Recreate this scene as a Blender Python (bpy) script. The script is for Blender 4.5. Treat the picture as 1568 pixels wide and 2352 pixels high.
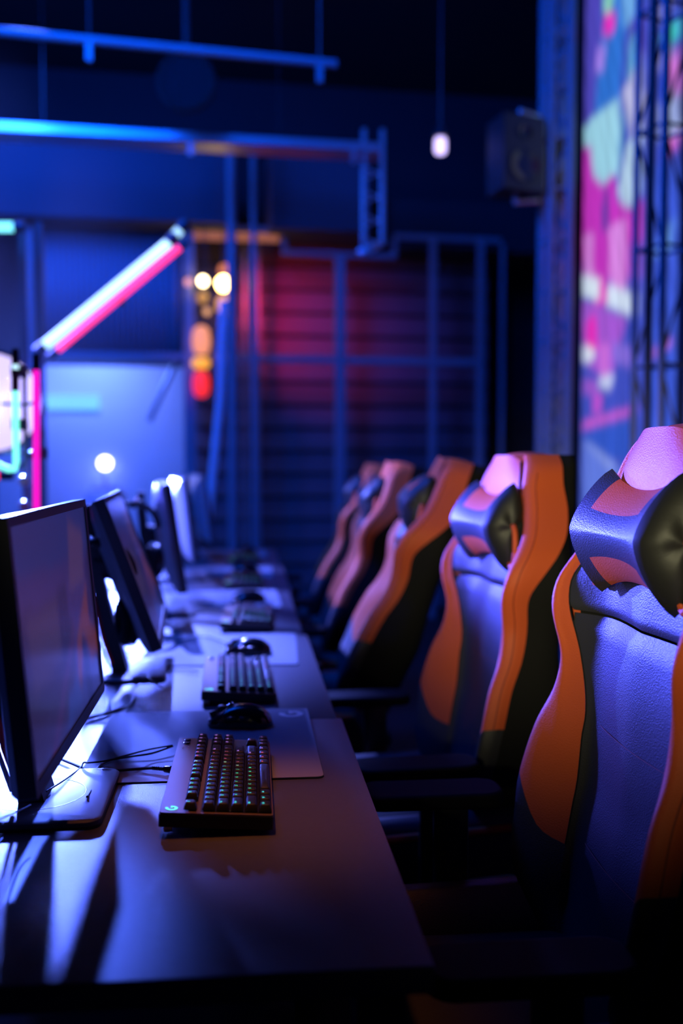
import bpy, bmesh, math, random
from mathutils import Vector, Matrix
random.seed(7)
C = bpy.context.scene.collection
R = math.radians
for o in list(bpy.data.objects): bpy.data.objects.remove(o)

# ------------------------------------------------------------------ camera
scene = bpy.context.scene
EYE = Vector((0, 0, 1.25)); YAW = R(5.5); PITCH = R(2.9); FPX = 2287.0
cam_d = bpy.data.cameras.new('camera'); cam = bpy.data.objects.new('camera', cam_d); C.objects.link(cam)
cam.location = EYE; cam.rotation_euler = (R(90) - PITCH, 0, -YAW)
cam_d.sensor_fit = 'VERTICAL'; cam_d.sensor_height = 36; cam_d.sensor_width = 24; cam_d.lens = 35
cam_d.clip_start = .05; cam_d.clip_end = 60
cam_d.dof.use_dof = True; cam_d.dof.focus_distance = 1.50; cam_d.dof.aperture_fstop = 1.7
scene.camera = cam
CM = cam.rotation_euler.to_matrix()

def ray(px, py): return CM @ Vector(((px - 784) / FPX, (1176 - py) / FPX, -1))
def on_plane(px, py, p0, n):
    d = ray(px, py); t = (Vector(p0) - EYE).dot(Vector(n)) / d.dot(Vector(n)); return EYE + d * t
def onY(px, py, Y): return on_plane(px, py, (0, Y, 0), (0, 1, 0))
def onX(px, py, X): return on_plane(px, py, (X, 0, 0), (1, 0, 0))
def onZ(px, py, Z): return on_plane(px, py, (0, 0, Z), (0, 0, 1))
BA = R(4.5); BU = Vector((math.cos(BA), math.sin(BA), 0)); BN = Vector((math.sin(BA), -math.cos(BA), 0))
B0 = Vector((0, 7.7, 0))
def bk(px, py, off=0.0): return on_plane(px, py, B0 + BN * off, BN)

# ------------------------------------------------------------------ world, exposure
vs = scene.view_settings
vs.view_transform = 'Standard'; vs.look = 'None'; vs.gamma = 1; vs.use_curve_mapping = False; vs.exposure = 0.0
w = bpy.data.worlds.new('world'); scene.world = w; w.use_nodes = True
w.node_tree.nodes['Background'].inputs[0].default_value = (.02, .04, .25, 1)
w.node_tree.nodes['Background'].inputs[1].default_value = .006

# ------------------------------------------------------------------ lights
def light(kind, name, loc, target, energy, color, **kw):
    d = bpy.data.lights.new(name, kind); d.energy = energy; d.color = color
    for k, v in kw.items(): setattr(d, k, v)
    o = bpy.data.objects.new(name, d); C.objects.link(o); o.location = loc
    if target is not None:
        o.rotation_euler = (Vector(target) - Vector(loc)).to_track_quat('-Z', 'Y').to_euler()
    return o
STAGE = onY(-22, 925, 3.75)
light('SPOT', 'stage_left_light', STAGE + Vector((.03, -.06, 0)), STAGE + Vector((.67, -.74, .03)), 2700, (.075, .09, 1.0), shadow_soft_size=.06, spot_size=R(46), spot_blend=1.0)
LAMP = onY(241, 1064, 7.0)
light('SPOT', 'low_lamp_light', LAMP + Vector((.03, -.06, 0)), (-.2, 1.4, .85), 1300, (.10, .15, 1.0), shadow_soft_size=.045, spot_size=R(22), spot_blend=.8)
light('SPOT', 'stage_desk_fill', STAGE + Vector((.05, -.06, .03)), (-.38, 1.22, .75), 2300, (.09, .15, 1.0), shadow_soft_size=.05, spot_size=R(26), spot_blend=1.0)  # second spot added in the left fixture, only to brighten the near desk
light('SPOT', 'stage_high_light', (-1.3, 6.5, 4.4), (-.58, 1.13, .75), 12000, (.07, .14, 1.0), shadow_soft_size=.07, spot_size=R(9.2), spot_blend=1.0)
light('SPOT', 'stage_rear_light', (-1.1, 6.7, 4.4), (-.26, 2.75, .75), 9500, (.12, .17, 1.0), shadow_soft_size=.06, spot_size=R(12), spot_blend=1.0)
light('SPOT', 'side_fill_light', (-2.4, 4.9, 2.9), (.42, 4.0, 1.05), 4200, (.12, .16, 1.0), shadow_soft_size=.08, spot_size=R(34), spot_blend=1.0)  # unseen spot added off to the left to brighten the far chairs
light('AREA', 'blue_wash_light', (-1.2, 3.2, 3.9), (1.1, 7.8, 1.8), 240, (.0, .08, 1.0), size=1.2)
light('AREA', 'blue_back_light', (-1.6, 6.0, 3.5), (-1.4, 8.2, 1.3), 75, (.01, .09, 1.0), size=.8)
light('AREA', 'back_room_fill', tuple(B0 + BU * -1.2 - BN * .55 + Vector((0, 0, 2.3))), tuple(B0 + BU * -1.3 - BN * 1.2 + Vector((0, 0, 1.0))), 50, (.10, .20, 1.0), size=.5)  # unseen area light added to brighten the pale back wall
light('SPOT', 'warm_fill_light', (-.95, -1.9, 1.62), (.60, 2.0, 1.2), 380, (1.0, .92, .52), shadow_soft_size=.15, spot_size=R(17), spot_blend=1.0)  # unseen warm fill added behind the camera to light the chairs
light('SPOT', 'warm_desk_fill', (-.35, 1.8, 3.9), (.04, 1.40, .75), 230, (1.0, .28, .08), shadow_soft_size=.1, spot_size=R(10.5), spot_blend=1.0)  # unseen overhead spot added for the warm patch on the near desk
light('SPOT', 'red_signal_light', tuple(bk(522, 640, .2)), tuple(bk(650, 725, -.5)), 90, (1.0, .01, .10), shadow_soft_size=.1, spot_size=R(75), spot_blend=1.0)
HAZE = True

# ------------------------------------------------------------------ materials
def lin(c):
    return tuple(((v / 255) / 12.92 if v / 255 <= .04045 else ((v / 255 + .055) / 1.055) ** 2.4) for v in c)
def mat(name, col, rough=.5, metal=0.0, bump=0.0, scale=60, var=0.0, spec=.5, coat=0.0):
    m = bpy.data.materials.new(name); m.use_nodes = True; nt = m.node_tree; b = nt.nodes['Principled BSDF']
    b.inputs['Base Color'].default_value = (*col, 1); b.inputs['Roughness'].default_value = rough
    b.inputs['Metallic'].default_value = metal; b.inputs['Specular IOR Level'].default_value = spec
    b.inputs['Coat Weight'].default_value = coat
    if bump or var:
        tc = nt.nodes.new('ShaderNodeTexCoord'); n = nt.nodes.new('ShaderNodeTexNoise'); n.inputs['Scale'].default_value = scale
        n.inputs['Detail'].default_value = 4
        nt.links.new(tc.outputs['Object'], n.inputs['Vector'])
        if bump:
            bp = nt.nodes.new('ShaderNodeBump'); bp.inputs['Strength'].default_value = bump; bp.inputs['Distance'].default_value = .002
            nt.links.new(n.outputs['Fac'], bp.inputs['Height']); nt.links.new(bp.outputs['Normal'], b.inputs['Normal'])
        if var:
            mx = nt.nodes.new('ShaderNodeMix'); mx.data_type = 'RGBA'
            mx.inputs[6].default_value = (*[c * (1 - var) for c in col], 1); mx.inputs[7].default_value = (*[min(1, c * (1 + var)) for c in col], 1)
            n2 = nt.nodes.new('ShaderNodeTexNoise'); n2.inputs['Scale'].default_value = scale * .15
            nt.links.new(tc.outputs['Object'], n2.inputs['Vector'])
            nt.links.new(n2.outputs['Fac'], mx.inputs[0]); nt.links.new(mx.outputs[2], b.inputs['Base Color'])
    return m
def emit(name, col, st):
    m = bpy.data.materials.new(name); m.use_nodes = True; nt = m.node_tree; b = nt.nodes['Principled BSDF']
    b.inputs['Base Color'].default_value = (.02, .02, .02, 1)
    b.inputs['Emission Color'].default_value = (*col, 1); b.inputs['Emission Strength'].default_value = st
    return m
def leather(name, col, rough, bump=.35, scale=420):
    m = mat(name, col, rough); nt = m.node_tree; b = nt.nodes['Principled BSDF']
    tc = nt.nodes.new('ShaderNodeTexCoord'); v = nt.nodes.new('ShaderNodeTexVoronoi'); v.inputs['Scale'].default_value = scale
    n = nt.nodes.new('ShaderNodeTexNoise'); n.inputs['Scale'].default_value = 9
    nt.links.new(tc.outputs['Object'], v.inputs['Vector']); nt.links.new(tc.outputs['Object'], n.inputs['Vector'])
    bp = nt.nodes.new('ShaderNodeBump'); bp.inputs['Strength'].default_value = bump; bp.inputs['Distance'].default_value = .0012
    b2 = nt.nodes.new('ShaderNodeBump'); b2.inputs['Strength'].default_value = .12; b2.inputs['Distance'].default_value = .01
    nt.links.new(v.outputs['Distance'], bp.inputs['Height']); nt.links.new(n.outputs['Fac'], b2.inputs['Height'])
    nt.links.new(b2.outputs['Normal'], bp.inputs['Normal']); nt.links.new(bp.outputs['Normal'], b.inputs['Normal'])
    return m
def _dim(m_, v):
    m_.node_tree.nodes['Principled BSDF'].inputs['Specular IOR Level'].default_value = v; return m_
M = dict(
    desk=mat('desk_laminate', (.075, .075, .085), .42, bump=.25, scale=700, var=.12),
    pad=mat('mousepad_cloth', (.26, .26, .28), .75, bump=.5, scale=1500),
    padedge=mat('mousepad_rubber', (.02, .03, .035), .7),
    black=mat('black_plastic', (.012, .012, .014), .38, bump=.1, scale=500),
    gloss=mat('glossy_black', (.010, .010, .012), .16),
    key=mat('keycap_plastic', (.010, .010, .012), .5, spec=.35),
    plate=mat('anodised_plate', (.21, .14, .11), .42, metal=.5, bump=.1, scale=900),
    bezel=mat('bezel_plastic', (.06, .06, .07), .4),
    shell=mat('monitor_shell', (.42, .42, .45), .3, bump=.05, scale=200),
    base=mat('stand_base', (.11, .11, .125), .42, bump=.2, scale=900),
    red=mat('red_accent', (.7, .02, .02), .4),
    screen=mat('switched_off_panel', (.035, .03, .04), .17, spec=.8),
    orange=_dim(leather('orange_leather', (.80, .13, .038), .5), .28),
    blackl=leather('black_leather', (.045, .045, .052), .44),
    fabric=mat('black_fabric', (.016, .016, .016), .85, bump=.6, scale=600, spec=.2),
    endcap=mat('pillow_end_leather', (.022, .022, .022), .5, bump=.4, scale=25),
    steel=mat('painted_steel', (.20, .21, .24), .45, var=.1),
    dark=mat('dark_steel', (.03, .03, .035), .5),
    alu=mat('aluminium', (.5, .5, .52), .35, metal=.7),
    wallp=mat('dark_wall_paint', (.014, .016, .022), .8, var=.2, scale=10),
    bulk=mat('bulkhead_plaster', (.06, .06, .08), .85, var=.1, scale=8),
    siding=mat('siding_board', (.10, .075, .09), .6, var=.25, scale=12),
    floor=mat('floor_vinyl', (.006, .006, .007), .6, var=.2, scale=20),
    ceil=mat('ceiling_paint', (.006, .006, .007), .9, var=.2, scale=10),
    curtain=mat('corrugated_sheet', (.25, .25, .3), .5, bump=.2, scale=80),
    arm=mat('armrest_rubber', (.006, .006, .007), .75, spec=.15),
    cable=mat('cable_rubber', (.012, .012, .014), .45),
    pale=mat('pale_cable', (.75, .75, .8), .5),
    stitch=mat('seam_thread', (.22, .07, .05), .8),
)

# ------------------------------------------------------------------ mesh helpers
class MB:
    def __init__(s): s.bm = bmesh.new()
    def box(s, c, size, rot=None, bev=0.0, seg=2, top=None):
        r = bmesh.ops.create_cube(s.bm, size=1); vs_ = r['verts']
        for v in vs_:
            k = top if (top and v.co.z > 0) else 1
            v.co = Vector((v.co.x * size[0] * k, v.co.y * size[1] * k, v.co.z * size[2]))
        if bev:
            es = list({e for v in vs_ for e in v.link_edges})
            rb = bmesh.ops.bevel(s.bm, geom=es, offset=bev, segments=seg, profile=.5, affect='EDGES')
            vs_ = list({v for f in rb['faces'] for v in f.verts} | {v for v in vs_ if v.is_valid})
        m = (rot if rot else Matrix.Identity(3))
        for v in vs_: v.co = m @ v.co + Vector(c)
        return s
    def tube(s, pts, r, seg=10, closed=False, rr=None):
        pts = [Vector(p) for p in pts]; n = len(pts); rings = []
        prev = None
        for i, p in enumerate(pts):
            if closed: t = pts[(i + 1) % n] - pts[i - 1]
            else: t = pts[min(i + 1, n - 1)] - pts[max(i - 1, 0)]
            t.normalize()
            if prev is None:
                a = Vector((0, 0, 1)) if abs(t.z) < .9 else Vector((1, 0, 0)); u = t.cross(a).normalized()
            else: u = (prev - t * prev.dot(t)).normalized()
            prev = u; v = t.cross(u); q = rr[i] if rr else r
            rings.append([s.bm.verts.new(p + (u * math.cos(2 * math.pi * k / seg) + v * math.sin(2 * math.pi * k / seg)) * q) for k in range(seg)])
        for i in range(n if closed else n - 1):
            a, b = rings[i], rings[(i + 1) % n]
            for k in range(seg): s.bm.faces.new((a[k], a[(k + 1) % seg], b[(k + 1) % seg], b[k]))
        if not closed: s.bm.faces.new(rings[0][::-1]); s.bm.faces.new(rings[-1])
        return s
    def lathe(s, prof, c=(0, 0, 0), axis=None, seg=24, sc=(1, 1)):
        m = axis.to_track_quat('Z', 'Y').to_matrix() if axis else Matrix.Identity(3)
        rings = []
        for r, z in prof:
            rings.append([s.bm.verts.new(m @ Vector((max(r, 1e-5) * sc[0] * math.cos(2 * math.pi * k / seg), max(r, 1e-5) * sc[1] * math.sin(2 * math.pi * k / seg), z)) + Vector(c)) for k in range(seg)])
        for a, b in zip(rings, rings[1:]):
            for k in range(seg): s.bm.faces.new((a[k], a[(k + 1) % seg], b[(k + 1) % seg], b[k]))
        s.bm.faces.new(rings[0][::-1]); s.bm.faces.new(rings[-1])
        return s
    def prism(s, outline, fn, h0, h1):
        a = [s.bm.verts.new(fn(x, y, h0)) for x, y in outline]; b = [s.bm.verts.new(fn(x, y, h1)) for x, y in outline]
        n = len(a); s.bm.faces.new(a[::-1]); s.bm.faces.new(b)
        for i in range(n): s.bm.faces.new((a[i], a[(i + 1) % n], b[(i + 1) % n], b[i]))
        return s
    def grid(s, rows, closed=False):
        g = [[s.bm.verts.new(p) for p in r] for r in rows]
        for a, b in zip(g, g[1:]):
            n = len(a)
            for k in range(n if closed else n - 1): s.bm.faces.new((a[k], a[(k + 1) % n], b[(k + 1) % n], b[k]))
        return g
    def build(s, name, m, parent=None, smooth=True, angle=35, sub=0):
        bmesh.ops.recalc_face_normals(s.bm, faces=s.bm.faces)
        me = bpy.data.meshes.new(name); s.bm.to_mesh(me); s.bm.free()
        me.materials.append(m)
        if smooth:
            for p in me.polygons: p.use_smooth = True
            if angle < 180: me.set_sharp_from_angle(angle=R(angle))
        o = bpy.data.objects.new(name, me); C.objects.link(o)
        if parent: o.parent = parent
        if sub:
            md = o.modifiers.new('sub', 'SUBSURF'); md.levels = sub; md.render_levels = sub
        return o
def tag(o, label=None, cat=None, group=None, kind=None):
    if label: o['label'] = label
    if cat: o['category'] = cat
    if group: o['group'] = group
    if kind: o['kind'] = kind
    return o
def empty(name, loc, rz=0):
    o = bpy.data.objects.new(name, None); C.objects.link(o); o.location = loc; o.rotation_euler = (0, 0, rz); o.empty_display_size = .1
    return o
def copy_tree(o, parent=None):
    c = o.copy(); C.objects.link(c)
    if parent: c.parent = parent
    for ch in [x for x in o.children]: copy_tree(ch, c)
    return c
def rotz(a): return Matrix.Rotation(a, 3, 'Z')
def rrect(x0, x1, y0, y1, r, n=5):
    out = []
    for cx, cy, a0 in ((x1 - r, y1 - r, 0), (x0 + r, y1 - r, 90), (x0 + r, y0 + r, 180), (x1 - r, y0 + r, 270)):
        for k in range(n + 1):
            a = R(a0 + 90 * k / n); out.append((cx + r * math.cos(a), cy + r * math.sin(a)))
    return out
def spline(pts, n=8):
    pts = [Vector(p) for p in pts]; out = []
    for i in range(len(pts) - 1):
        p0, p1, p2, p3 = pts[max(i - 1, 0)], pts[i], pts[i + 1], pts[min(i + 2, len(pts) - 1)]
        for k in range(n):
            t = k / n
            out.append(.5 * ((2 * p1) + (p2 - p0) * t + (2 * p0 - 5 * p1 + 4 * p2 - p3) * t * t + (3 * p1 - p0 - 3 * p2 + p3) * t ** 3))
    out.append(pts[-1]); return out
def itp(tab, z):
    if z <= tab[0][0]: return tab[0][1]
    for (a, u), (b, v), in zip(tab, tab[1:]):
        if z <= b:
            t = (z - a) / (b - a)
            i = tab.index((a, u)); m0 = (v - tab[max(i - 1, 0)][1]) / (b - tab[max(i - 1, 0)][0]); j = min(i + 2, len(tab) - 1)
            m1 = (tab[j][1] - u) / (tab[j][0] - a); h = b - a
            return (2 * t ** 3 - 3 * t * t + 1) * u + (t ** 3 - 2 * t * t + t) * h * m0 + (-2 * t ** 3 + 3 * t * t) * v + (t ** 3 - t * t) * h * m1
    return tab[-1][1]

# ================================================================== SETTING
def struct(name, mb, m, **kw):
    o = mb.build(name, m, None, **kw); o['kind'] = 'structure'; return o
struct('floor', MB().box((-.5, 3.6, -.05), (8, 12.6, .1)), M['floor'], smooth=False)
struct('ceiling', MB().box((-.5, 3.6, 4.65), (8, 12.6, .1)), M['ceil'], smooth=False)
struct('wall_right', MB().box((3.3, 3.6, 2.3), (.1, 12.4, 4.6)), M['wallp'], smooth=False)
struct('wall_left', MB().box((-4.3, 3.6, 2.3), (.1, 12.4, 4.6)), M['wallp'], smooth=False)
rb = rotz(BA)
def bbox(c, size, bev=0.0): return MB().box(c, size, rot=rb, bev=bev)
def bc(u, z, off): p = B0 + BU * u + BN * off; return Vector((p.x, p.y, z))
def uof(p): return (Vector(p) - B0).dot(BU)
# back wall: solid backing, with board siding in front of it on the right half
struct('wall_back', bbox(bc(-.3, 2.3, -1.35), (7.6, .1, 4.6)), M['wallp'], smooth=False)
us0, us1 = uof(bk(446, 800, -.55)), uof(bk(1120, 800, -.55))
sd = MB()
z = .02
while z < 3.0:
    sd.prism([(0, 0), (.05, .0), (.016, .165), (0, .165)], lambda x, y, h, z=z: bc(h, z + y, -.6 + x), us0, us1)
    z += .19
struct('trim_1', sd, M['siding'], smooth=False)
struct('wall_partition', bbox(bc((us0 + us1) / 2, 1.6, -.66), (us1 - us0, .1, 3.2)), M['wallp'], smooth=False)
# bulkheads under the ceiling, with a dark gap between them
zb = bk(400, 505, .25).z
def bulk(n, p0, p1, z0, z1, off=.2, th=.5, m='bulk'):
    u0, u1 = uof(bk(p0, 500, off)), uof(bk(p1, 500, off))
    return struct(n, bbox(bc((u0 + u1) / 2, (z0 + z1) / 2, off - th / 2), (u1 - u0, th, z1 - z0), .01), M[m], smooth=False)
zbt = bk(400, 325, .2).z
bulk('trim_2', -500, 528, zb, zbt)
bulk('trim_3', 622, 850, zb - .02, zbt)
bulk('trim_4', 850, 1250, zb - .05, zb + .35, -.2, .5, 'wallp')
# corrugated sheet bay (left, upper)
u0, u1 = uof(bk(86, 600, -.1)), uof(bk(412, 600, -.1)); zt, zm, zl = bk(300, 520, -.1).z, bk(300, 812, -.1).z, .0
cs = MB(); n = 150
cs.grid([[bc(u0 + (u1 - u0) * k / n, zz, -.12 + .018 * math.sin(k * 2 * math.pi / 6)) for k in range(n + 1)] for zz in (zm, zt)])
o = struct('trim_5', cs, M['curtain']); md = o.modifiers.new('th', 'SOLIDIFY'); md.thickness = .004
# pale back room seen below the sheet bay
struct('trim_6', bbox(bc((u0 + u1) / 2 - .3, zm / 2, -1.2), (u1 - u0 + 1.6, .05, zm)), mat('back_room_paint', (.42, .42, .48), .8, var=.12, scale=10), smooth=False)

# ================================================================== STEEL FRAME
fr = tag(empty('steel_frame', bc(0, 0, 0)), 'dark steel post and rail frame standing across the back of the room', 'frame')
def fpart(name, a, b, w_, d_=None, m='steel', parent=fr):
    a, b = Vector(a), Vector(b); d = b - a; L = d.length; d_ = d_ or w_
    if abs(d.z) > .9 * L: size, rot = (w_, d_, L), rb
    else: size, rot = (L, d_, w_), rotz(math.atan2(d.y, d.x)) @ Matrix.Rotation(-math.asin(d.z / L), 3, 'Y')
    mb = MB().box((a + b) / 2 - (parent.location if parent else Vector()), size, rot=rot, bev=.004, seg=1)
    return mb.build(name, M[m] if isinstance(m, str) else m, parent, smooth=False)
def vpost(px, py0, py1, w_, off=0.0, name='post', parent=fr, m='steel'):
    p = bk(px, (py0 + py1) / 2, off); z1 = bk(px, py0, off).z; z0 = bk(px, py1, off).z if py1 else 0
    return fpart(name, (p.x, p.y, z0), (p.x, p.y, z1), w_, parent=parent, m=m)
vpost(430, 520, 0, .085); vpost(780, 585, 0, .075); vpost(996, 540, 0, .05); vpost(1106, 545, 0, .05); vpost(1157, 560, 0, .03)
vpost(58, 520, 0, .07)
vpost(560, 520, 0, .03, -.3); vpost(590, 520, 0, .03, -.3)
zr = bk(600, 824).z
def hrail(p0, p1, py, w_, off=0.0, name='rail', m='steel', zz=None):
    a, b = bk(p0, py, off), bk(p1, py, off); zz = zz or bk((p0 + p1) / 2, py, off).z
    return fpart(name, (a.x, a.y, zz), (b.x, b.y, zz), w_, m=m)
hrail(60, 1108, 822, .055, .0, zz=zr)
hrail(60, 640, 518, .05, .0); hrail(905, 1150, 548, .04)
hrail(650, 908, 585, .04); vpost(652, 540, 585, .035, name='bracket'); vpost(906, 550, 592, .035, name='bracket')
# diagonal brace and hooks in the lower left bay
a, b = bk(403, 832, -.1), bk(342, 968, -.1); tag(MB().tube([a, b], .022).build('diagonal_brace', M['alu'], None), 'short diagonal metal brace below the rail, left of the thick post', 'brace')
# orange lit sign beam
e = emit('amber_beam', lin((205, 120, 90)), .55)
a, b = bk(440, 534, -.05), bk(640, 540, -.05)
tag(fpart('amber_light_box', a, b, .1, .05, m=e, parent=None), 'glowing amber light box under the bulkhead, right of the thick post', 'light box')

# cable tray with hanging rods, lit lavender
ct = tag(empty('cable_tray', onY(400, 315, 6.4)), 'long metal cable tray crossing below the dark ceiling', 'cable tray')
zt_ = onY(400, 316, 6.4).z
def tray_pt(px, dz=0, off=0.0):
    p = on_plane(px, 316, B0 + BN * (1.3 + off), BN); return Vector((p.x, p.y, zt_ + dz))
def tpart(name, a, b, w_, d_, m='alu'):
    return fpart(name, a, b, w_, d_, m=m, parent=ct)
tpart('side_rail', tray_pt(-120), tray_pt(870), .055, .012); tpart('side_rail', tray_pt(-120, 0, -.2), tray_pt(870, 0, -.2), .06, .012)
tpart('tray_floor', tray_pt(-120, -.03, -.1), tray_pt(870, -.03, -.1), .008, .2)
for px in (437, 812):
    p = tray_pt(px, -.03, .0); MB().box(p - Vector((0, 0, .035)) - ct.location, (.035, .02, .09), rot=rb).build('bracket', M['alu'], ct, smooth=False)
for px in (100, 640):
    p = tray_pt(px, 0, -.1); fpart('hanger_rod', p, (p.x, p.y, 4.6), .006, parent=ct, m='dark')
# vertical lattice drop at the end of the tray
dp = tray_pt(857, 0, -.02); zd = onY(857, 565, dp.y).z
dr = tag(empty('lattice_drop', (dp.x, dp.y, zd)), 'vertical ladder-like metal drop hanging at the right end of the cable tray', 'lattice')
for s_ in (-1, 1): MB().box((s_ * .06, 0, (zt_ - zd) / 2 + .06), (.03, .03, zt_ - zd + .12), bev=.004, seg=1).build('chord', M['alu'], dr, smooth=False)
k = 0; z = .05
while z < zt_ - zd:
    MB().tube([(-.06, 0, z), (.06, 0, z + .05 * (1 if k % 2 else -1))], .008).build('rung', M['alu'], dr); z += .075; k += 1
MB().box((-.03, 0, -.02), (.14, .05, .05), rot=Matrix.Rotation(-.5, 3, 'Y'), bev=.006).build('foot_bracket', M['alu'], dr)
# pipes going down beside the gap
for px, w_, m_ in ((531, .05, 'steel'), (582, .025, 'steel')):
    p = bk(px, 500, .35); top = bk(px, 338, .35).z
    tag(MB().tube([(p.x, p.y, 0), (p.x, p.y, top)], w_ / 2 + .01, 12).build('vertical_pipe', M[m_]), ('thick' if px < 560 else 'thin') + ' vertical pipe running down ' + ('beside the bright hanging lamps' if px < 560 else 'in front of the board siding right of the thick pipe'), 'pipe')
# slack pale hose hanging
tag(MB().tube(spline([bk(513, 690, .3), bk(508, 800, .3), bk(506, 900, .3), bk(497, 1000, .3), bk(487, 1100, .3), bk(478, 1190, .3)]), .028, 12).build('hanging_hose', M['pale']), 'pale slack hose curving down below the brightest hanging lamp', 'hose')
# ceiling pipe
pa, pb = onY(-60, 66, 4.9), onY(772, 103, 5.15)
cp = tag(empty('ceiling_pipe', (pa + pb) / 2), 'thin dark pipe hung high below the ceiling, above the cable tray', 'pipe')
MB().tube([pa - cp.location, Vector((pb.x, pb.y, pa.z)) - cp.location], .022, 12).build('pipe', M['steel'], cp)
for t in (.3, .95):
    p = pa.lerp(Vector((pb.x, pb.y, pa.z)), t) - cp.location; MB().box(p - Vector((0, 0, .05)), (.03, .03, .1)).build('clamp', M['steel'], cp, smooth=False)
    MB().tube([p, p + Vector((0, 0, 4.62 - pa.z))], .006, 6).build('hanger_rod', M['dark'], cp)
# round ceiling fan grille
p = onY(428, 188, 6.0); g = tag(empty('round_grille', p), 'dark round ceiling vent ring between the pipe and the cable tray', 'vent')
MB().tube([(.15 * math.cos(a * math.pi / 16), .0, .15 * math.sin(a * math.pi / 16)) for a in range(32)], .028, 10, closed=True).build('ring', M['ceil'], g)
MB().lathe([(.13, -.02), (.13, .02)], axis=Vector((0, 1, 0))).build('grille', M['ceil'], g)
MB().tube([(0, 0, .15), (0, 0, 4.62 - p.z)], .02).build('stem', M['dark'], g)

# small ceiling lamp with lavender glow
p = onY(1011, 335, 6.0); g = tag(empty('spot_lamp', p), 'small glowing lavender lamp hanging alone in the dark ceiling corner', 'lamp')
MB().lathe([(.0, -.05), (.028, -.046), (.036, -.03), (.036, .03), (.028, .046), (0, .05)]).build('bulb', emit('lavender_bulb', lin((205, 185, 255)), 2.2), g)
MB().lathe([(.045, .05), (.03, .1), (.012, .12)]).build('socket', M['dark'], g); MB().tube([(0, 0, .1), (0, 0, 4.61 - p.z)], .006, 6).build('cord', M['dark'], g)

# ================================================================== LAMPS AND LANTERNS at the doorway
def hang_lamp(px, py, r, sx, col, st, label, off=.1, cord=None, name='hanging_bulb', cat='lamp', shape='bulb'):
    p = bk(px, py, off); g = tag(empty(name, p), label, cat, )
    if shape == 'bulb': prof = [(0, -r), (.6 * r, -.8 * r), (r, 0), (.8 * r, .6 * r), (.35 * r, r)]
    else: prof = [(.4 * r, -sx * r), (.85 * r, -.7 * sx * r), (r, 0), (.85 * r, .7 * sx * r), (.4 * r, sx * r)]
    MB().lathe(prof).build('shade' if shape != 'bulb' else 'bulb', emit('glow_' + name, lin(col), st), g)
    MB().lathe([(.4 * r, prof[-1][1]), (.4 * r, prof[-1][1] + .03), (.1 * r, prof[-1][1] + .04)]).build('cap', M['dark'], g)
    MB().tube([(0, 0, prof[-1][1]), (0, 0, cord if cord else (zb + .05 - p.z if zb > p.z else .1))], .004, 6).build('cord', M['dark'], g)
hang_lamp(466, 646, .035, 1, (255, 225, 170), 14, 'bright warm bulb hanging just right of the thick post')
hang_lamp(513, 652, .055, 1, (255, 205, 120), 22, 'brightest warm bulb, hanging beside the thick vertical pipe')
hang_lamp(432, 648, .028, 1, (230, 150, 150), 1.5, 'dim pink bulb in front of the thick post', off=.2)
hang_lamp(516, 622, .05, 1, (235, 130, 70), 1.2, 'orange bulb just above the brightest lamp', off=.0)
hang_lamp(514, 700, .06, 1.1, (250, 170, 80), 1.3, 'amber shade glowing below the brightest lamp', off=.0, shape='lantern', cord=.12)
hang_lamp(465, 684, .045, 1, (215, 150, 75), .8, 'dull amber bulb below the bright bulb near the post')
hang_lamp(475, 716, .028, 1, (235, 165, 115), 1.2, 'small peach bulb above the tall peach lantern')
hang_lamp(462, 782, .07, 1.55, (245, 150, 115), 1.1, 'tall peach paper lantern at the rail height beside the post', cord=.2, off=.12, name='paper_lantern', cat='lantern', shape='lantern')
hang_lamp(461, 834, .07, .62, (255, 170, 55), 1.2, 'flat golden paper lantern between the peach and red ones', name='paper_lantern', cat='lantern', shape='lantern', off=.12, cord=.075)
hang_lamp(462, 882, .065, 1.5, (255, 45, 45), 1.1, 'red paper lantern hanging lowest beside the thick post', name='paper_lantern', cat='lantern', shape='lantern', off=.12, cord=.13)

# ================================================================== NEON TUBES
def neon(pts, r, col, st, label, name='neon_tube'):
    pts = [Vector(p) for p in pts]; base = pts[0].copy(); g = tag(empty(name, base), label, 'neon light')
    MB().tube([p - base for p in pts], r, 12).build('tube', emit('neon_glow', lin(col), st), g)
    for a, b in ((pts[0], pts[1]), (pts[-1], pts[-2])):
        d = (a - b).normalized(); MB().tube([a - base, a - base + d * .045], r * 1.15, 12).build('end_cap', M['dark'], g)
    MB().box(pts[0].lerp(pts[1], .5) - base + Vector((0, .05, 0)), (.03, .08, .03)).build('bracket', M['dark'], g, smooth=False)
NY = 4.4
neon([onY(103, 792, NY), onY(388, 556, NY)], .021, (175, 225, 255), 2.2, 'long pale blue neon tube slanting up to the right')
neon([onY(402, 540, NY), onY(412, 528, NY)], .021, (165, 215, 255), 1.6, 'short pale blue neon end piece at the top of the slanting pair')
neon([onY(132, 803, NY - .05), onY(412, 568, NY - .05)], .015, (255, 55, 130), 1.9, 'long red-pink neon tube slanting beside the pale blue one')
neon([onY(35, 885, 2.9), onY(37, 1062, 2.9), onY(33, 1078, 2.9), onY(20, 1078, 2.9), onY(-60, 1042, 2.9)], .0092, (120, 245, 225), 1.6, 'mint green neon tube bent into a corner at the left edge')
neon([onY(35, 838, 2.9), onY(35, 862, 2.9)], .0092, (190, 235, 255), 1.5, 'short pale neon stub above the mint green corner tube')
neon([onY(83, 850, 2.85), onY(84, 1230, 2.85)], .0092, (240, 18, 190), 1.25, 'vertical magenta neon tube rising behind the nearest monitor')
neon([onY(-60, 521, NY), onY(32, 521, NY)], .021, (120, 235, 255), 1.9, 'horizontal cyan neon tube ending at the upper left edge')
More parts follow.
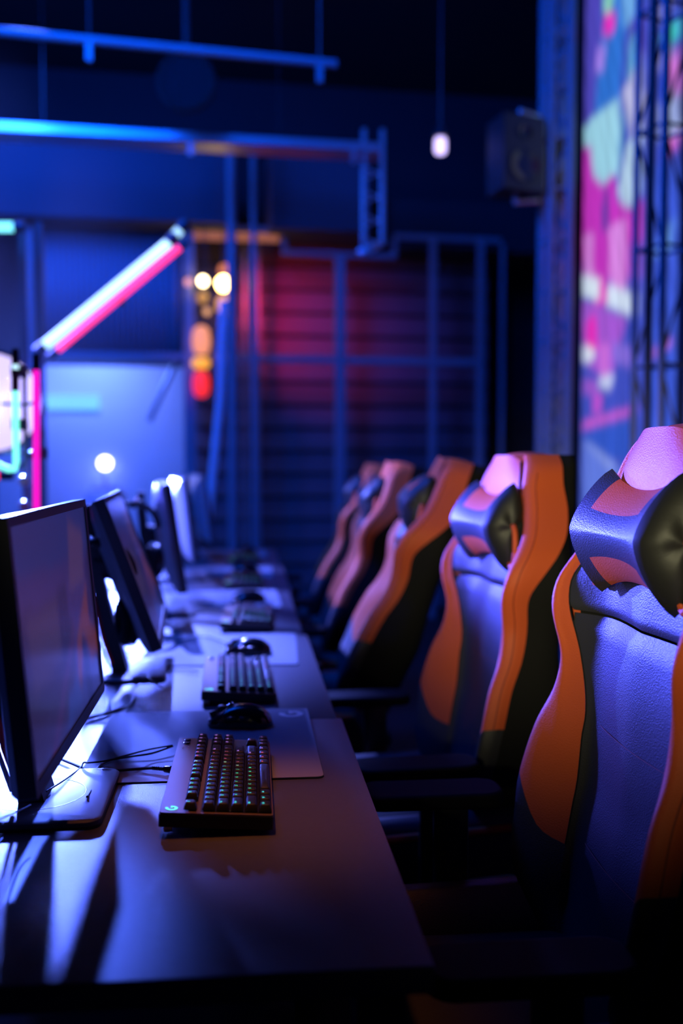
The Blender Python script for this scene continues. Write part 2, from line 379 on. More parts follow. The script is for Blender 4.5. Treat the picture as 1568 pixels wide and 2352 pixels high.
neon([onY(-40, 1092, 3.5), onY(0, 1092, 3.5)], .014, (255, 45, 90), 1.5, 'small red neon tube under the mint green corner')
# neon mounting stand (slim frame)
nf = tag(empty('neon_stand', (onY(58, 900, 4.55).x, 4.55, 0)), 'slim dark upright frame carrying the neon tubes at the left', 'stand')
for px in (58, 96):
    p = onY(px, 900, 4.55); MB().box((p.x - nf.location.x, 0, 1.15), (.03, .03, 2.3)).build('upright', M['dark'], nf, smooth=False)
MB().box((.05, 0, .02), (.4, .4, .04)).build('foot', M['dark'], nf, smooth=False)

q0 = onY(58, 1000, 2.97); nf = tag(empty('neon_stand', (q0.x, q0.y, 0)), 'slim dark post with round clamps between the mint and magenta neon tubes', 'stand')
MB().tube([(0, 0, .02), (0, 0, 1.50)], .006, 10).build('upright', M['steel'], nf)
MB().lathe([(.07, 0), (.07, .015), (.02, .025)], c=(-.03, 0, 0)).build('foot', M['dark'], nf)
for zc in (onY(58, 930, 2.97).z, onY(58, 1040, 2.97).z):
    MB().tube([(-.05, -.06, zc), (0, 0, zc), (.04, -.09, zc)], .0045, 8).build('arm', M['steel'], nf)
for py in (1104, 1161): MB().lathe([(.014, -.012), (.017, 0), (.014, .012)], c=(0, -.02, onY(58, py, 2.97).z), axis=Vector((0, 1, 0))).build('clamp', M['shell'], nf)

# ================================================================== STAGE LIGHTS
def stage_light(p, aim, r, col, st, label, stand=True):
    g = tag(empty('stage_light', (p.x, p.y, 0)), label, 'stage light'); d = (Vector(aim) - p).normalized(); c = Vector((0, 0, p.z))
    q = d.to_track_quat('Z', 'Y').to_matrix()
    MB().lathe([(.5 * r, -.22), (.9 * r, -.18), (1.0 * r, -.05), (1.07 * r, .012), (1.02 * r, .012), (1.01 * r, .0)], c=c, axis=d).build('housing', M['dark'], g)
    MB().lathe([(r, .0), (.8 * r, .02), (0, .03)], c=c, axis=d, seg=32).build('lens', emit('stage_lens', lin(col), st), g)
    pts = [c + q @ Vector((r * 1.1 * math.cos(a), 0, 0)) + Vector((0, 0, -r * 1.5 * math.sin(a))) for a in [math.pi * k / 12 for k in range(13)]]
    MB().tube(pts, .007, 8).build('yoke', M['dark'], g)
    z0 = 0 if stand else p.z - r * 1.5 - .12
    MB().tube([(0, 0, z0 + .02), (0, 0, p.z - r * 1.5)], .02).build('pole', M['dark'], g); MB().lathe([(.1, z0), (.1, z0 + .02), (.04, z0 + .03)]).build('foot_plate', M['dark'], g)
stage_light(STAGE, (.3, 1.2, 1.1), .18, (200, 185, 255), 1.5, 'large round stage light glowing lavender at the left edge')
stage_light(LAMP, (-.1, 1.0, 1.1), .045, (215, 210, 255), 9.0, 'small white stage lamp glowing low behind the monitors', stand=False)
p = onY(241, 1064, 7.0); p.z -= .045 * 1.5 + .121; tag(MB().box((p.x, p.y, p.z / 2), (.26, .25, p.z), bev=.02).build('equipment_box', M['shell']), 'pale equipment box standing under the small white stage lamp', 'box')
p = bk(158, 925, -1.155); tag(MB().box((p.x, p.y, p.z), (.5, .03, .12), rot=rb).build('cyan_reflection', emit('cyan_reflection', lin((100, 175, 245)), 1.6)), 'short pale cyan glowing bar standing in for a neon reflection on the back room wall', 'light bar')  # neon reflection on the wall, built as an emissive bar

# ================================================================== LED SCREEN
SX = 2.05
ya, yb = onX(1338, 600, SX).y, onX(1556, 600, SX).y; z0s, z1s = .55, 4.5
PX = [  # screen artwork: (colour, polygon) measured on the screen's own plane
 ((62, 78, 190), [(1330, -60), (1575, -60), (1575, 1250), (1330, 1250)]),
 ((78, 70, 185), [(1338, -60), (1385, -60), (1375, 150), (1355, 420), (1338, 330)]),
 ((45, 110, 205), [(1405, -60), (1445, -60), (1420, 260), (1360, 330), (1372, 150)]),
 ((110, 170, 230), [(1425, -40), (1480, -60), (1450, 60), (1432, 60)]),
 ((85, 60, 175), [(1452, 40), (1480, 20), (1480, 130), (1440, 120)]),
 ((140, 215, 185), [(1387, -20), (1410, -20), (1404, 30), (1387, 30)]),
 ((235, 45, 190), [(1390, 30), (1413, 28), (1408, 78), (1385, 80)]),
 ((165, 130, 235), [(1373, 105), (1390, 105), (1384, 165), (1367, 165)]),
 ((95, 165, 210), [(1448, 75), (1462, 80), (1460, 260), (1436, 240)]),
 ((150, 205, 225), [(1338, 300), (1360, 270), (1420, 225), (1428, 330), (1418, 400), (1385, 425), (1365, 405), (1350, 335), (1338, 340)]),
 ((185, 185, 225), [(1428, 210), (1440, 195), (1472, 120), (1478, 260), (1474, 330), (1455, 330), (1440, 270)]),
 ((70, 120, 190), [(1428, 260), (1438, 255), (1432, 350), (1420, 352)]),
 ((175, 205, 230), [(1440, 330), (1474, 290), (1472, 445), (1450, 478), (1430, 470), (1418, 440)]),
 ((190, 50, 185), [(1338, 340), (1356, 335), (1362, 400), (1385, 430), (1402, 402), (1413, 410), (1418, 460), (1450, 485), (1474, 455), (1472, 640), (1338, 640)]),
 ((55, 60, 160), [(1386, 440), (1396, 430), (1396, 530), (1382, 530)]),
 ((205, 130, 215), [(1342, 540), (1362, 535), (1362, 650), (1345, 650)]),
 ((210, 130, 220), [(1398, 520), (1440, 500), (1438, 670), (1400, 650)]),
 ((225, 25, 170), [(1452, 478), (1472, 470), (1470, 560), (1458, 560)]),
 ((110, 95, 200), [(1446, 560), (1470, 560), (1468, 670), (1444, 670)]),
 ((225, 60, 190), [(1365, 640), (1392, 640), (1392, 700), (1365, 700)]),
 ((160, 85, 205), [(1338, 690), (1440, 730), (1400, 880), (1338, 830)]),
 ((225, 45, 185), [(1345, 740), (1368, 720), (1372, 800), (1345, 830)]),
 ((205, 110, 220), [(1375, 790), (1400, 790), (1396, 900), (1378, 860)]),
 ((210, 225, 240), [(1338, 628), (1378, 642), (1376, 690), (1338, 680)]),
 ((205, 220, 240), [(1395, 652), (1466, 678), (1462, 730), (1392, 702)]),
 ((215, 225, 240), [(1338, 790), (1362, 800), (1366, 818), (1352, 834), (1338, 830)]),
 ((130, 105, 215), [(1405, 785), (1465, 800), (1462, 850), (1405, 830)]),
 ((150, 85, 200), [(1340, 870), (1375, 875), (1372, 910), (1340, 905)]),
 ((195, 205, 240), [(1376, 868), (1410, 855), (1402, 895), (1376, 890)]),
 ((190, 80, 205), [(1362, 905), (1382, 905), (1380, 950), (1362, 950)]),
 ((200, 90, 205), [(1338, 968), (1460, 932), (1460, 948), (1338, 988)]),
 ((48, 84, 195), [(1338, 990), (1460, 950), (1460, 1060), (1338, 1040)]),
 ((95, 120, 220), [(1338, 1012), (1400, 1065), (1460, 1090), (1460, 1250), (1338, 1250)]),
 ((130, 150, 225), [(1338, 1012), (1352, 1016), (1420, 1070), (1400, 1080)]),
 ((60, 90, 215), [(1500, 380), (1575, 380), (1575, 1250), (1490, 1250)]),
 ((150, 165, 215), [(1515, 240), (1560, 170), (1562, 300), (1530, 330), (1512, 320)]),
 ((215, 120, 215), [(1535, 150), (1560, 100), (1560, 220), (1540, 210)]),
 ((70, 205, 200), [(1518, 80), (1560, 40), (1560, 90), (1520, 105)]),
 ((190, 185, 215), [(1520, -10), (1545, -20), (1535, 40), (1520, 50)]),
 ((190, 180, 220), [(1518, 110), (1545, 112), (1532, 160), (1517, 160)]),
 ((225, 110, 215), [(1530, 330), (1560, 300), (1552, 345), (1528, 355)]),
 ((95, 145, 230), [(1508, 560), (1548, 500), (1545, 570), (1506, 590)]),
 ((205, 110, 215), [(1500, 805), (1540, 775), (1540, 792), (1502, 822)]),
]
polys = []
for col, pg in PX:
    q = [onX(x, y, SX) for x, y in pg]; polys.append((lin(col), [(v.y, v.z) for v in q]))
def inside(pg, x, y):
    c = False; j = len(pg) - 1
    for i in range(len(pg)):
        xi, yi = pg[i]; xj, yj = pg[j]
        if (yi > y) != (yj > y) and x < (xj - xi) * (y - yi) / (yj - yi) + xi: c = not c
        j = i
    return c
NU, NV = 80, 300
bm = bmesh.new(); vv = [[bm.verts.new((SX, ya + (yb - ya) * i / NU, z0s + (z1s - z0s) * j / NV)) for i in range(NU + 1)] for j in range(NV + 1)]
for j in range(NV):
    for i in range(NU): bm.faces.new((vv[j][i], vv[j][i + 1], vv[j + 1][i + 1], vv[j + 1][i]))
me = bpy.data.meshes.new('display'); 
for v in bm.verts: v.co -= Vector((SX, (ya + yb) / 2, 0))
bm.to_mesh(me); bm.free()
att = me.color_attributes.new('artwork', 'FLOAT_COLOR', 'POINT'); cols = []
for k, v in enumerate(me.vertices):
    y, z = v.co.y + (ya + yb) / 2, v.co.z; col = (.05, .08, .5)
    for c_, pg in polys:
        if inside(pg, y, z): col = c_
    cols.append(list(col))
W1 = NU + 1; H1 = NV + 1; rnd = random.Random(3)
streak = [rnd.uniform(.75, 1.2) for _ in range(W1)]
for it in range(5):
    new = []
    for j in range(H1):
        for i in range(W1):
            nb = [j * W1 + i, j * W1 + max(i - 1, 0), j * W1 + min(i + 1, NU), max(j - 1, 0) * W1 + i, min(j + 1, NV) * W1 + i]
            new.append([sum(cols[q][c] for q in nb) / 5 for c in range(3)])
    cols = new
for k in range(len(cols)):
    f_ = streak[k % W1] * (.88 + .12 * math.sin((k // W1) * .37 + (k % W1) * .8)); att.data[k].color = (*[c * f_ for c in cols[k]], 1)
m = bpy.data.materials.new('led_display'); m.use_nodes = True; nt = m.node_tree; b = nt.nodes['Principled BSDF']
b.inputs['Base Color'].default_value = (.01, .01, .01, 1); at_ = nt.nodes.new('ShaderNodeAttribute'); at_.attribute_name = 'artwork'
nt.links.new(at_.outputs['Color'], b.inputs['Emission Color']); b.inputs['Emission Strength'].default_value = 1.12
me.materials.append(m)
sc_ = tag(empty('led_screen', (SX, (ya + yb) / 2, 0)), 'tall bright LED screen with pink and blue city artwork at the right', 'screen')
od = bpy.data.objects.new('display', me); C.objects.link(od); od.parent = sc_; od.location = (0, 0, 0)
MB().box((.07, 0, (z0s + z1s) / 2), (.12, abs(ya - yb) + .06, z1s - z0s + .06), bev=.01).build('cabinet', M['dark'], sc_)
for s_ in (-1, 1): MB().box((.08, s_ * .5, z0s / 2), (.08, .08, z0s)).build('leg', M['dark'], sc_, smooth=False)
# tall black side panel left of the screen
pa, pb = onX(1306, 600, SX + .02), onX(1334, 600, SX + .02)
tag(MB().box((SX + .06, (pa.y + pb.y) / 2 + .1, 2.3), (.12, abs(pa.y - pb.y) + .1, 4.6), bev=.01).build('black_side_panel', M['fabric']), 'tall black panel between the lattice tower and the bright screen', 'panel')

# ================================================================== TRUSS TOWERS
def truss(loc, rz, wd, dp_, label, step, cable=False, m='steel', tr=.024, top=4.6):
    g = tag(empty('truss_tower', loc, rz), label, 'truss')
    for a in (-1, 1):
        for b in (-1, 1): MB().tube([(a * wd / 2, b * dp_ / 2, .02), (a * wd / 2, b * dp_ / 2, top)], tr, 12).build('chord', M[m], g)
    z = .25; k = 0
    while z < top - .1:
        for b in (-1, 1):
            MB().tube([(-wd / 2, b * dp_ / 2, z), (wd / 2, b * dp_ / 2, z)], tr * .5, 8).build('rung', M[m], g)
            s_ = 1 if k % 2 else -1; z2 = min(z + step, top)
            MB().tube([(-wd / 2 * s_, b * dp_ / 2, z), (wd / 2 * s_, b * dp_ / 2, z2)], tr * .42, 8).build('diagonal', M[m], g)
        for a in (-1, 1): MB().tube([(a * wd / 2, -dp_ / 2, z), (a * wd / 2, dp_ / 2, z)], tr * .5, 8).build('rung', M[m], g)
        z += step; k += 1
    MB().box((0, 0, .01), (wd + .2, dp_ + .2, .02)).build('base_plate', M['dark'], g, smooth=False)
    return g
p = onY(1273, 700, 5.55); truss((p.x, p.y, 0), R(6), .115, .12, 'slim blue-lit lattice tower to the left of the bright screen', .28)
p = onY(1524, 500, 3.85); g = truss((p.x, p.y, 0), R(20), .15, .15, 'lattice truss tower standing in front of the right part of the bright screen', .46, tr=.014)
p = onY(1493, 500, 3.7)
tag(MB().tube([(p.x, p.y, 0), (p.x - .002, p.y, 2.3), (p.x + .012, p.y, 4.6)], .016, 12).build('ribbed_cable', M['cable']), 'thick ribbed black cable running up the nearer truss tower', 'cable')
# speaker on the far tower
p = onY(1178, 362, 5.5); g = tag(empty('loudspeaker', p, R(18)), 'black loudspeaker fixed to the lattice tower near the ceiling', 'speaker')
MB().prism([(-.11, -.13), (.11, -.10), (.11, .10), (-.11, .13)], lambda x, y, h: Vector((y, x, h)), -.2, .2).build('cabinet', mat('speaker_cabinet', (.015, .015, .018), .5), g, smooth=False)
MB().lathe([(.085, 0), (.09, .008), (.07, .004), (.0, -.01)], c=(0, -.115, -.07), axis=Vector((0, -1, 0))).build('woofer', M['gloss'], g)
MB().lathe([(.035, 0), (.038, .006), (.0, -.004)], c=(0, -.115, .11), axis=Vector((0, -1, 0))).build('tweeter', M['gloss'], g)
MB().tube([(.04, .0, .2), (.04, .0, .26), (.24, .05, .26)], .014).build('bracket', M['alu'], g); MB().tube([(.0, -.02, -.2), (.0, -.02, -.25), (.24, .05, -.2)], .014).build('bracket', M['alu'], g)

# ================================================================== DESKS
def desk(y0, y1, x1, label, thing=None):
    g = tag(empty('desk', (-.24, (y0 + y1) / 2, 0)), label, 'desk', 'desks joined in one long row'); L = y1 - y0; ox = x1 - .17
    MB().box((ox + 0, 0, .735), (.82, L - .003, .03), bev=.003).build('tabletop', M['desk'], g)
    for s_ in (-1, 1):
        for q in (-1, 1): MB().box((ox + q * .36, s_ * (L / 2 - .06), .36), (.05, .05, .72)).build('leg', M['dark'], g, smooth=False)
    MB().box((ox - .34, 0, .5), (.02, L - .16, .35)).build('modesty_panel', M['dark'], g, smooth=False)
    MB().box((ox + .36, 0, .712), (.03, L - .16, .015)).build('front_rail', M['dark'], g, smooth=False)
DY = [.950, 1.915, 2.86, 3.82, 4.77, 5.72]
DL = ['nearest black desk of the row, under the nearest monitor and keyboard', 'second desk from the camera, under the second keyboard', 'middle desk of the row, under the third keyboard', 'fourth desk from the camera, blurred in the distance', 'farthest desk at the end of the row']
for i in range(5): desk(DY[i], DY[i + 1], .185 if i == 0 else (.175 if i % 2 else .165), DL[i])
DZ = .75

# ================================================================== MOUSE PADS
def g_logo(mb, c, s, h, flip=1):
    # ring open at the upper right with an inward bar; x axis of the glyph = +Y, y axis = -X
    f = lambda x, y, z: Vector((c[0] - y * s * flip, c[1] + x * s * flip, c[2] + z))
    out = []; ri = .52
    a0, a1 = 65, 355
    o_ = [(math.cos(R(a)), math.sin(R(a))) for a in range(a0, a1 + 1, 10)]
    i_ = [(ri * math.cos(R(a)), ri * math.sin(R(a))) for a in range(a1, a0 - 1, -10)]
    top = [f(x, y, h) for x, y in o_ + i_]
    n = len(o_); V1 = [mb.bm.verts.new(f(x, y, h)) for x, y in o_]; V2 = [mb.bm.verts.new(f(x, y, h)) for x, y in i_[::-1]]
    for k in range(n - 1): mb.bm.faces.new((V1[k], V1[k + 1], V2[k + 1], V2[k]))
    q = [mb.bm.verts.new(f(x, y, h)) for x, y in ((.12, .16), (1.0, .16), (1.0, -.18), (.12, -.18))]; mb.bm.faces.new(q)
    return mb
def mouse_pad(y0, y1, x0, x1, rz, label, logo):
    cx, cy = (x0 + x1) / 2, (y0 + y1) / 2; g = tag(empty('mouse_pad', (cx, cy, DZ), rz), label, 'mouse pad', 'mouse pads along the desks')
    a, b = (x1 - x0) / 2, (y1 - y0) / 2
    MB().prism(rrect(-a, a, -b, b, .012), lambda x, y, h: Vector((x, y, h)), 0, .0024).build('rubber_base', M['padedge'], g, smooth=False)
    MB().prism(rrect(-a + .001, a - .001, -b + .001, b - .001, .011), lambda x, y, h: Vector((x, y, h)), .0024, .0032).build('cloth_top', M['pad'], g, smooth=False)
    if logo: g_logo(MB(), (a - .035, b - .045, .0032), .024, .0005).build('printed_logo', mat('white_print', (.75, .72, .7), .6), g, smooth=False)
PADS = [(1.545, 1.985, -.265, .122, 0, 'dark cloth mouse pad beside the nearest keyboard, with a pale logo in its far corner', True),
        (2.43, 2.87, -.26, .135, R(-2), 'mouse pad lit bright blue under the second mouse', False),
        (3.39, 3.85, -.27, .12, R(1), 'mouse pad under the third mouse, behind the third keyboard', False),
        (4.28, 4.74, -.28, .12, 0, 'blurred mouse pad under the fourth mouse', False),
        (5.18, 5.6, -.28, .11, 0, 'farthest mouse pad at the end of the desks', False)]
for a in PADS: mouse_pad(*a)

# ================================================================== KEYBOARDS
U = .019
ROWS = [
 [('E', 1), (None, 1), ('F1', 1), ('F2', 1), ('F3', 1), ('F4', 1), (None, .5), ('F5', 1), ('F6', 1), ('F7', 1), ('F8', 1), (None, .5), ('F9', 1), ('F10', 1), ('F11', 1), ('F12', 1), (None, .25), ('PS', 1), ('SL', 1), ('PB', 1)],
 [(c, 1) for c in '`1234567890-='] + [('Bk', 2), (None, .25), ('In', 1), ('Hm', 1), ('PU', 1)],
 [('Tab', 1.5)] + [(c, 1) for c in 'QWERTYUIOP[]'] + [('\\', 1.5), (None, .25), ('Dl', 1), ('En', 1), ('PD', 1)],
 [('Caps', 1.75)] + [(c, 1) for c in "ASDFGHJKL;'"] + [('Ent', 2.25)],
 [('Shift', 2.25)] + [(c, 1) for c in 'ZXCVBNM,./'] + [('Shift', 2.75), (None, 1.25), ('^', 1)],
 [('Ctrl', 1.25), ('W', 1.25), ('Alt', 1.25), ('', 6.25), ('Alt', 1.25), ('Fn', 1.25), ('M', 1.25), ('Ctrl', 1.25), (None, .25), ('<', 1), ('v', 1), ('>', 1)],
]
key_cache = {}
def key_mesh(wu):
    if wu not in key_cache:
        mb = MB(); L = wu * U; a0, b0 = U / 2 - .0006, L / 2 - .0006; a1, b1 = U / 2 - .0032, L / 2 - .0032
        rows = [[Vector((x, y, h)) for x, y in rrect(-a, a, -b, b, .002, 3)] for a, b, h in ((a0, b0, 0), (a1, b1, .0085), (a1 - .0012, b1 - .0012, .0095), (a1 * .3, b1 * .3, .0089))]
        gg = mb.grid(rows, closed=True); mb.bm.faces.new(gg[-1])
        o = mb.build('key', M['key'], None, angle=50); key_cache[wu] = o.data; bpy.data.objects.remove(o)
    return key_cache[wu]
leg_m = {}
def leg_mat(c, s=1.5):
    if c not in leg_m: leg_m[c] = emit('legend_glow', lin(c), s)
    return leg_m[c]
def text_mesh(txt, size, m):
    cu = bpy.data.curves.new('legend', 'FONT'); cu.body = txt; cu.size = size; cu.align_x = 'LEFT'; cu.align_y = 'TOP'; cu.resolution_u = 2; cu.offset = .0001
    o = bpy.data.objects.new('t', cu); C.objects.link(o); dg = bpy.context.evaluated_depsgraph_get()
    me_ = bpy.data.meshes.new_from_object(o.evaluated_get(dg)); bpy.data.objects.remove(o)
    me_.materials.clear(); me_.materials.append(m)
    return me_
def make_keyboard(label, cap='nothing'):
    g = tag(empty('keyboard', (0, 0, 0)), label, 'keyboard', 'mechanical keyboards on the desks'); Wk, Lk = .153, .361
    tilt = Matrix.Rotation(R(3.5), 3, 'Y')
    def T(x, y, z): return tilt @ Vector((x, y, z)) + Vector((0, 0, .011))
    MB().prism(rrect(-Wk / 2, Wk / 2, -Lk / 2, Lk / 2, .004), lambda x, y, h: T(x, y, h), -.004, .013).build('case', M['black'], g, smooth=False)
    MB().prism(rrect(-Wk / 2 + .001, Wk / 2 - .001, -Lk / 2 + .001, Lk / 2 - .001, .004), lambda x, y, h: T(x, y, h), .013, .0155).build('top_plate', M['plate'], g, smooth=False)
    x0 = -Wk / 2 + .031; y0 = -18.25 * U / 2
    MB().prism(rrect(x0 + 1.25 * U, x0 + 6.3 * U, y0, -y0, .003), lambda x, y, h: T(x, y, h), .0155, .016).build('key_well', M['black'], g, smooth=False)
    for ri, row in enumerate(ROWS):
        xc = x0 + U * (.5 + (0 if ri == 0 else ri + .3)); y = y0
        for ch, wu in row:
            if ch is not None:
                yc = y + wu * U / 2; k = bpy.data.objects.new('key', key_mesh(wu)); C.objects.link(k); k.parent = g
                k.location = T(xc, yc, .0175); k.rotation_euler = (0, R(3.5), 0)
                f = (yc - y0) / (18.25 * U)
                col = (60, 215, 215) if f < .18 else (50, 205, 140) if f < .5 else (150, 200, 150) if f < .56 else (200, 80, 110) if f < .72 else (160, 110, 210)
                if ch:
                    me_ = text_mesh(ch, .0052 if len(ch) < 3 else .004, leg_mat(col)); t = bpy.data.objects.new('key_legend', me_); C.objects.link(t); t.parent = k
                    t.rotation_euler = (0, 0, R(90)); t.location = (-U / 2 + .0045, -wu * U / 2 + .0048, .00985)
            y += wu * U
    lg = g_logo(MB(), (0, 0, 0), .0085, 0).build('glowing_logo', leg_mat((90, 240, 225), 1.3), g, smooth=False); lg.location = T(-Wk / 2 + .0155, -Lk / 2 + .018, .0159); lg.rotation_euler = (0, R(3.5), 0)
    for dy in (.168, .150):
        b_ = MB().lathe([(.0055, 0), (.0055, .0012), (.0045, .0018), (0, .0016)], seg=20).build('round_button', M['gloss'], g); b_.location = T(-Wk / 2 + .0155, dy - .002, .0156)
    for dx in (0, .008):
        for dy in (0, .010):
            b_ = MB().lathe([(.0011, 0), (.0008, .0006)], seg=10).build('indicator_light', mat('indicator', (.8, .5, .4), .5), g); b_.location = T(-Wk / 2 + .011 + dx, .118 + dy, .0157)
    for s_ in (-1, 1): MB().box(T(-Wk / 2 + .012, s_ * .16, -.0055) - Vector((0, 0, .003)), (.012, .02, .014), bev=.002).build('rear_foot', M['alu'] if s_ < 0 else M['black'], g)
    for s_ in (-1, 1): MB().box((Wk / 2 - .015, s_ * .16, .0016), (.012, .03, .003)).build('front_foot', M['black'], g, smooth=False)
    return g
kb = make_keyboard('nearest keyboard, sharply in focus, glowing green key legends and lit logo')
KB = [(-.040, 1.497, R(-.5)), (-.020, 2.215, R(1)), (.005, 3.09, R(-2)), (-.01, 4.05, 0), (-.01, 4.98, 0)]
KL = [None, 'second keyboard from the camera, between the second monitor and the nearest mouse pad', 'third keyboard from the camera, blurred, in front of the third mouse', 'fourth keyboard, blurred, near the far end of the desks', 'farthest keyboard at the end of the desks']
for i, (x, y, a) in enumerate(KB):
    o = kb if i == 0 else copy_tree(kb)
    o.location = (x, y, DZ + (.0035 if i == 0 else .0002)); o.rotation_euler.z = a
    if i: o['label'] = KL[i]

# ================================================================== MICE
def make_mouse():
    g = tag(empty('mouse', (0, 0, 0)), 'black mouse on the nearest mouse pad, behind the nearest keyboard', 'mouse', 'computer mice on the pads')
    # long axis = x, front at -x; half sizes
    L, W, H = .0625, .033, .040; rows = []
    nx = 22
    for i in range(nx + 1):
        t = -1 + 2 * i / nx; prof = (1 - abs(t) ** 2.6) ** .5 if abs(t) < 1 else 0
        hh = H * (prof ** .9) * (1 - .28 * (t - .25) ** 2 - .12 * (t < -.2) * (-.2 - t)); ww = W * (1 - abs(t) ** 3.2) ** .5 * (1 - .10 * math.cos(t * 3)) if abs(t) < 1 else 0
        r_ = []
        for k in range(17):
            a = math.pi * k / 16; r_.append(Vector((t * L, -ww * math.cos(a) * (1 + .05 * math.sin(2 * a)), .002 + hh * math.sin(a) ** .8)))
        rows.append(r_)
    mb = MB(); gg = mb.grid(rows)
    for a, b in zip(gg, gg[1:]): mb.bm.faces.new((a[0], b[0], b[-1], a[-1]))
    bmesh.ops.remove_doubles(mb.bm, verts=mb.bm.verts, dist=.0001)
    mb.build('shell', M['gloss'], g, angle=60)
    MB().lathe([(.009, -.0035), (.0105, -.002), (.0105, .002), (.009, .0035)], c=(-.034, 0, .028), axis=Vector((0, 1, 0)), seg=24).build('scroll_wheel', M['black'], g)
    MB().box((-.034, 0, .0285), (.05, .0012, .012), rot=Matrix.Rotation(R(-24), 3, 'Y')).build('button_split', M['black'], g, smooth=False)
    for dx in (-.012, .012): MB().box((dx, -.0315, .021), (.02, .004, .007), rot=Matrix.Rotation(R(-6), 3, 'Y'), bev=.0015).build('side_button', M['gloss'], g)
    for s_ in (-1, 1): MB().box((-.055, s_ * .012, .012), (.006, .018, .009), bev=.002).build('button_tip', M['alu'], g)
    MB().box((0, 0, .001), (.10, .05, .002), bev=.0005).build('glide_base', M['black'], g)
    return g
ms = make_mouse()
MS = [(-.012, 1.865, R(-6)), (.005, 2.57, R(-4)), (.01, 3.52, R(3)), (0, 4.45, 0), (0, 5.36, 0)]
MLb = [None, 'black mouse on the second, brightly lit mouse pad', 'blurred mouse just behind the third keyboard', 'blurred mouse on the fourth mouse pad', 'farthest mouse, at the end of the desks']
for i, (x, y, a) in enumerate(MS):
    o = ms if i == 0 else copy_tree(ms); o.location = (x, y, DZ + .0033); o.rotation_euler.z = a
    if i: o['label'] = MLb[i]

# ================================================================== MONITORS
MTINT = [((46, 50, 120), [(0, 0), (1, 0), (1, 1), (0, 1)]), ((62, 48, 112), [(0, .1), (1, .2), (1, .72), (0, .80)]), ((54, 42, 86), [(0, .0), (.6, .05), (.62, .45), (.5, .62), (0, .66)]),
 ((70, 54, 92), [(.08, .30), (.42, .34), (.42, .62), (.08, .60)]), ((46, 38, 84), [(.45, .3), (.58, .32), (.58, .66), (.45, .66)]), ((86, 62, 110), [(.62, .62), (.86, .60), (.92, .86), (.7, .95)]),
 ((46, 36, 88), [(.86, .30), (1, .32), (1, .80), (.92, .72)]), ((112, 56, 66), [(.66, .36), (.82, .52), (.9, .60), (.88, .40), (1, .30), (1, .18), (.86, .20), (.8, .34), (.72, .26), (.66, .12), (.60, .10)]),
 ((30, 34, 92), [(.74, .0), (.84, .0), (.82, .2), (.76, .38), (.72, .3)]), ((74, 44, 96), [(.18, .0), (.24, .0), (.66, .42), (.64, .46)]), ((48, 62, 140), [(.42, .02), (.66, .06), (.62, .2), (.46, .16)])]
def screen_tint(f, Wm, Hm, gain):  # colour patches painted into the emission of the panel
    nu, nv = 60, 40; x0, x1, y0, y1 = -Wm / 2 + .013, Wm / 2 - .013, -Hm / 2 + .017, Hm / 2 - .013
    vs_ = [f(x0 + (x1 - x0) * i / nu, y0 + (y1 - y0) * j / nv, -.0025) for j in range(nv + 1) for i in range(nu + 1)]
    fs = [(j * (nu + 1) + i, j * (nu + 1) + i + 1, (j + 1) * (nu + 1) + i + 1, (j + 1) * (nu + 1) + i) for j in range(nv) for i in range(nu)]
    me_ = bpy.data.meshes.new('screen'); me_.from_pydata(vs_, [], fs); cols = []
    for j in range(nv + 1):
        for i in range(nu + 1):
            c = MTINT[0][0]
            for cc, pg in MTINT:
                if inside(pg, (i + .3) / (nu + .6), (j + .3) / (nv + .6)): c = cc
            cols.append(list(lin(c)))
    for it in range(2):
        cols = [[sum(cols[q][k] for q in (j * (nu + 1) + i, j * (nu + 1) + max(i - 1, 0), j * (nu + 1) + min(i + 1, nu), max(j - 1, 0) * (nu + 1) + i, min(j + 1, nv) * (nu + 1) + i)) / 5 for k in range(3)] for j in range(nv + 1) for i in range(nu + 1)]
    at = me_.color_attributes.new('tint', 'FLOAT_COLOR', 'POINT')
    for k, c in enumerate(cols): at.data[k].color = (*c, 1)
    m_ = mat('dim_screen_tint', (.03, .027, .034), .2, spec=.6); n_ = m_.node_tree; b_ = n_.nodes['Principled BSDF']; a_ = n_.nodes.new('ShaderNodeAttribute'); a_.attribute_name = 'tint'
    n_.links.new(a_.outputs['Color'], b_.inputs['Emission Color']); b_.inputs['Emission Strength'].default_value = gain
    me_.materials.append(m_); o_ = bpy.data.objects.new('screen', me_); C.objects.link(o_); return o_
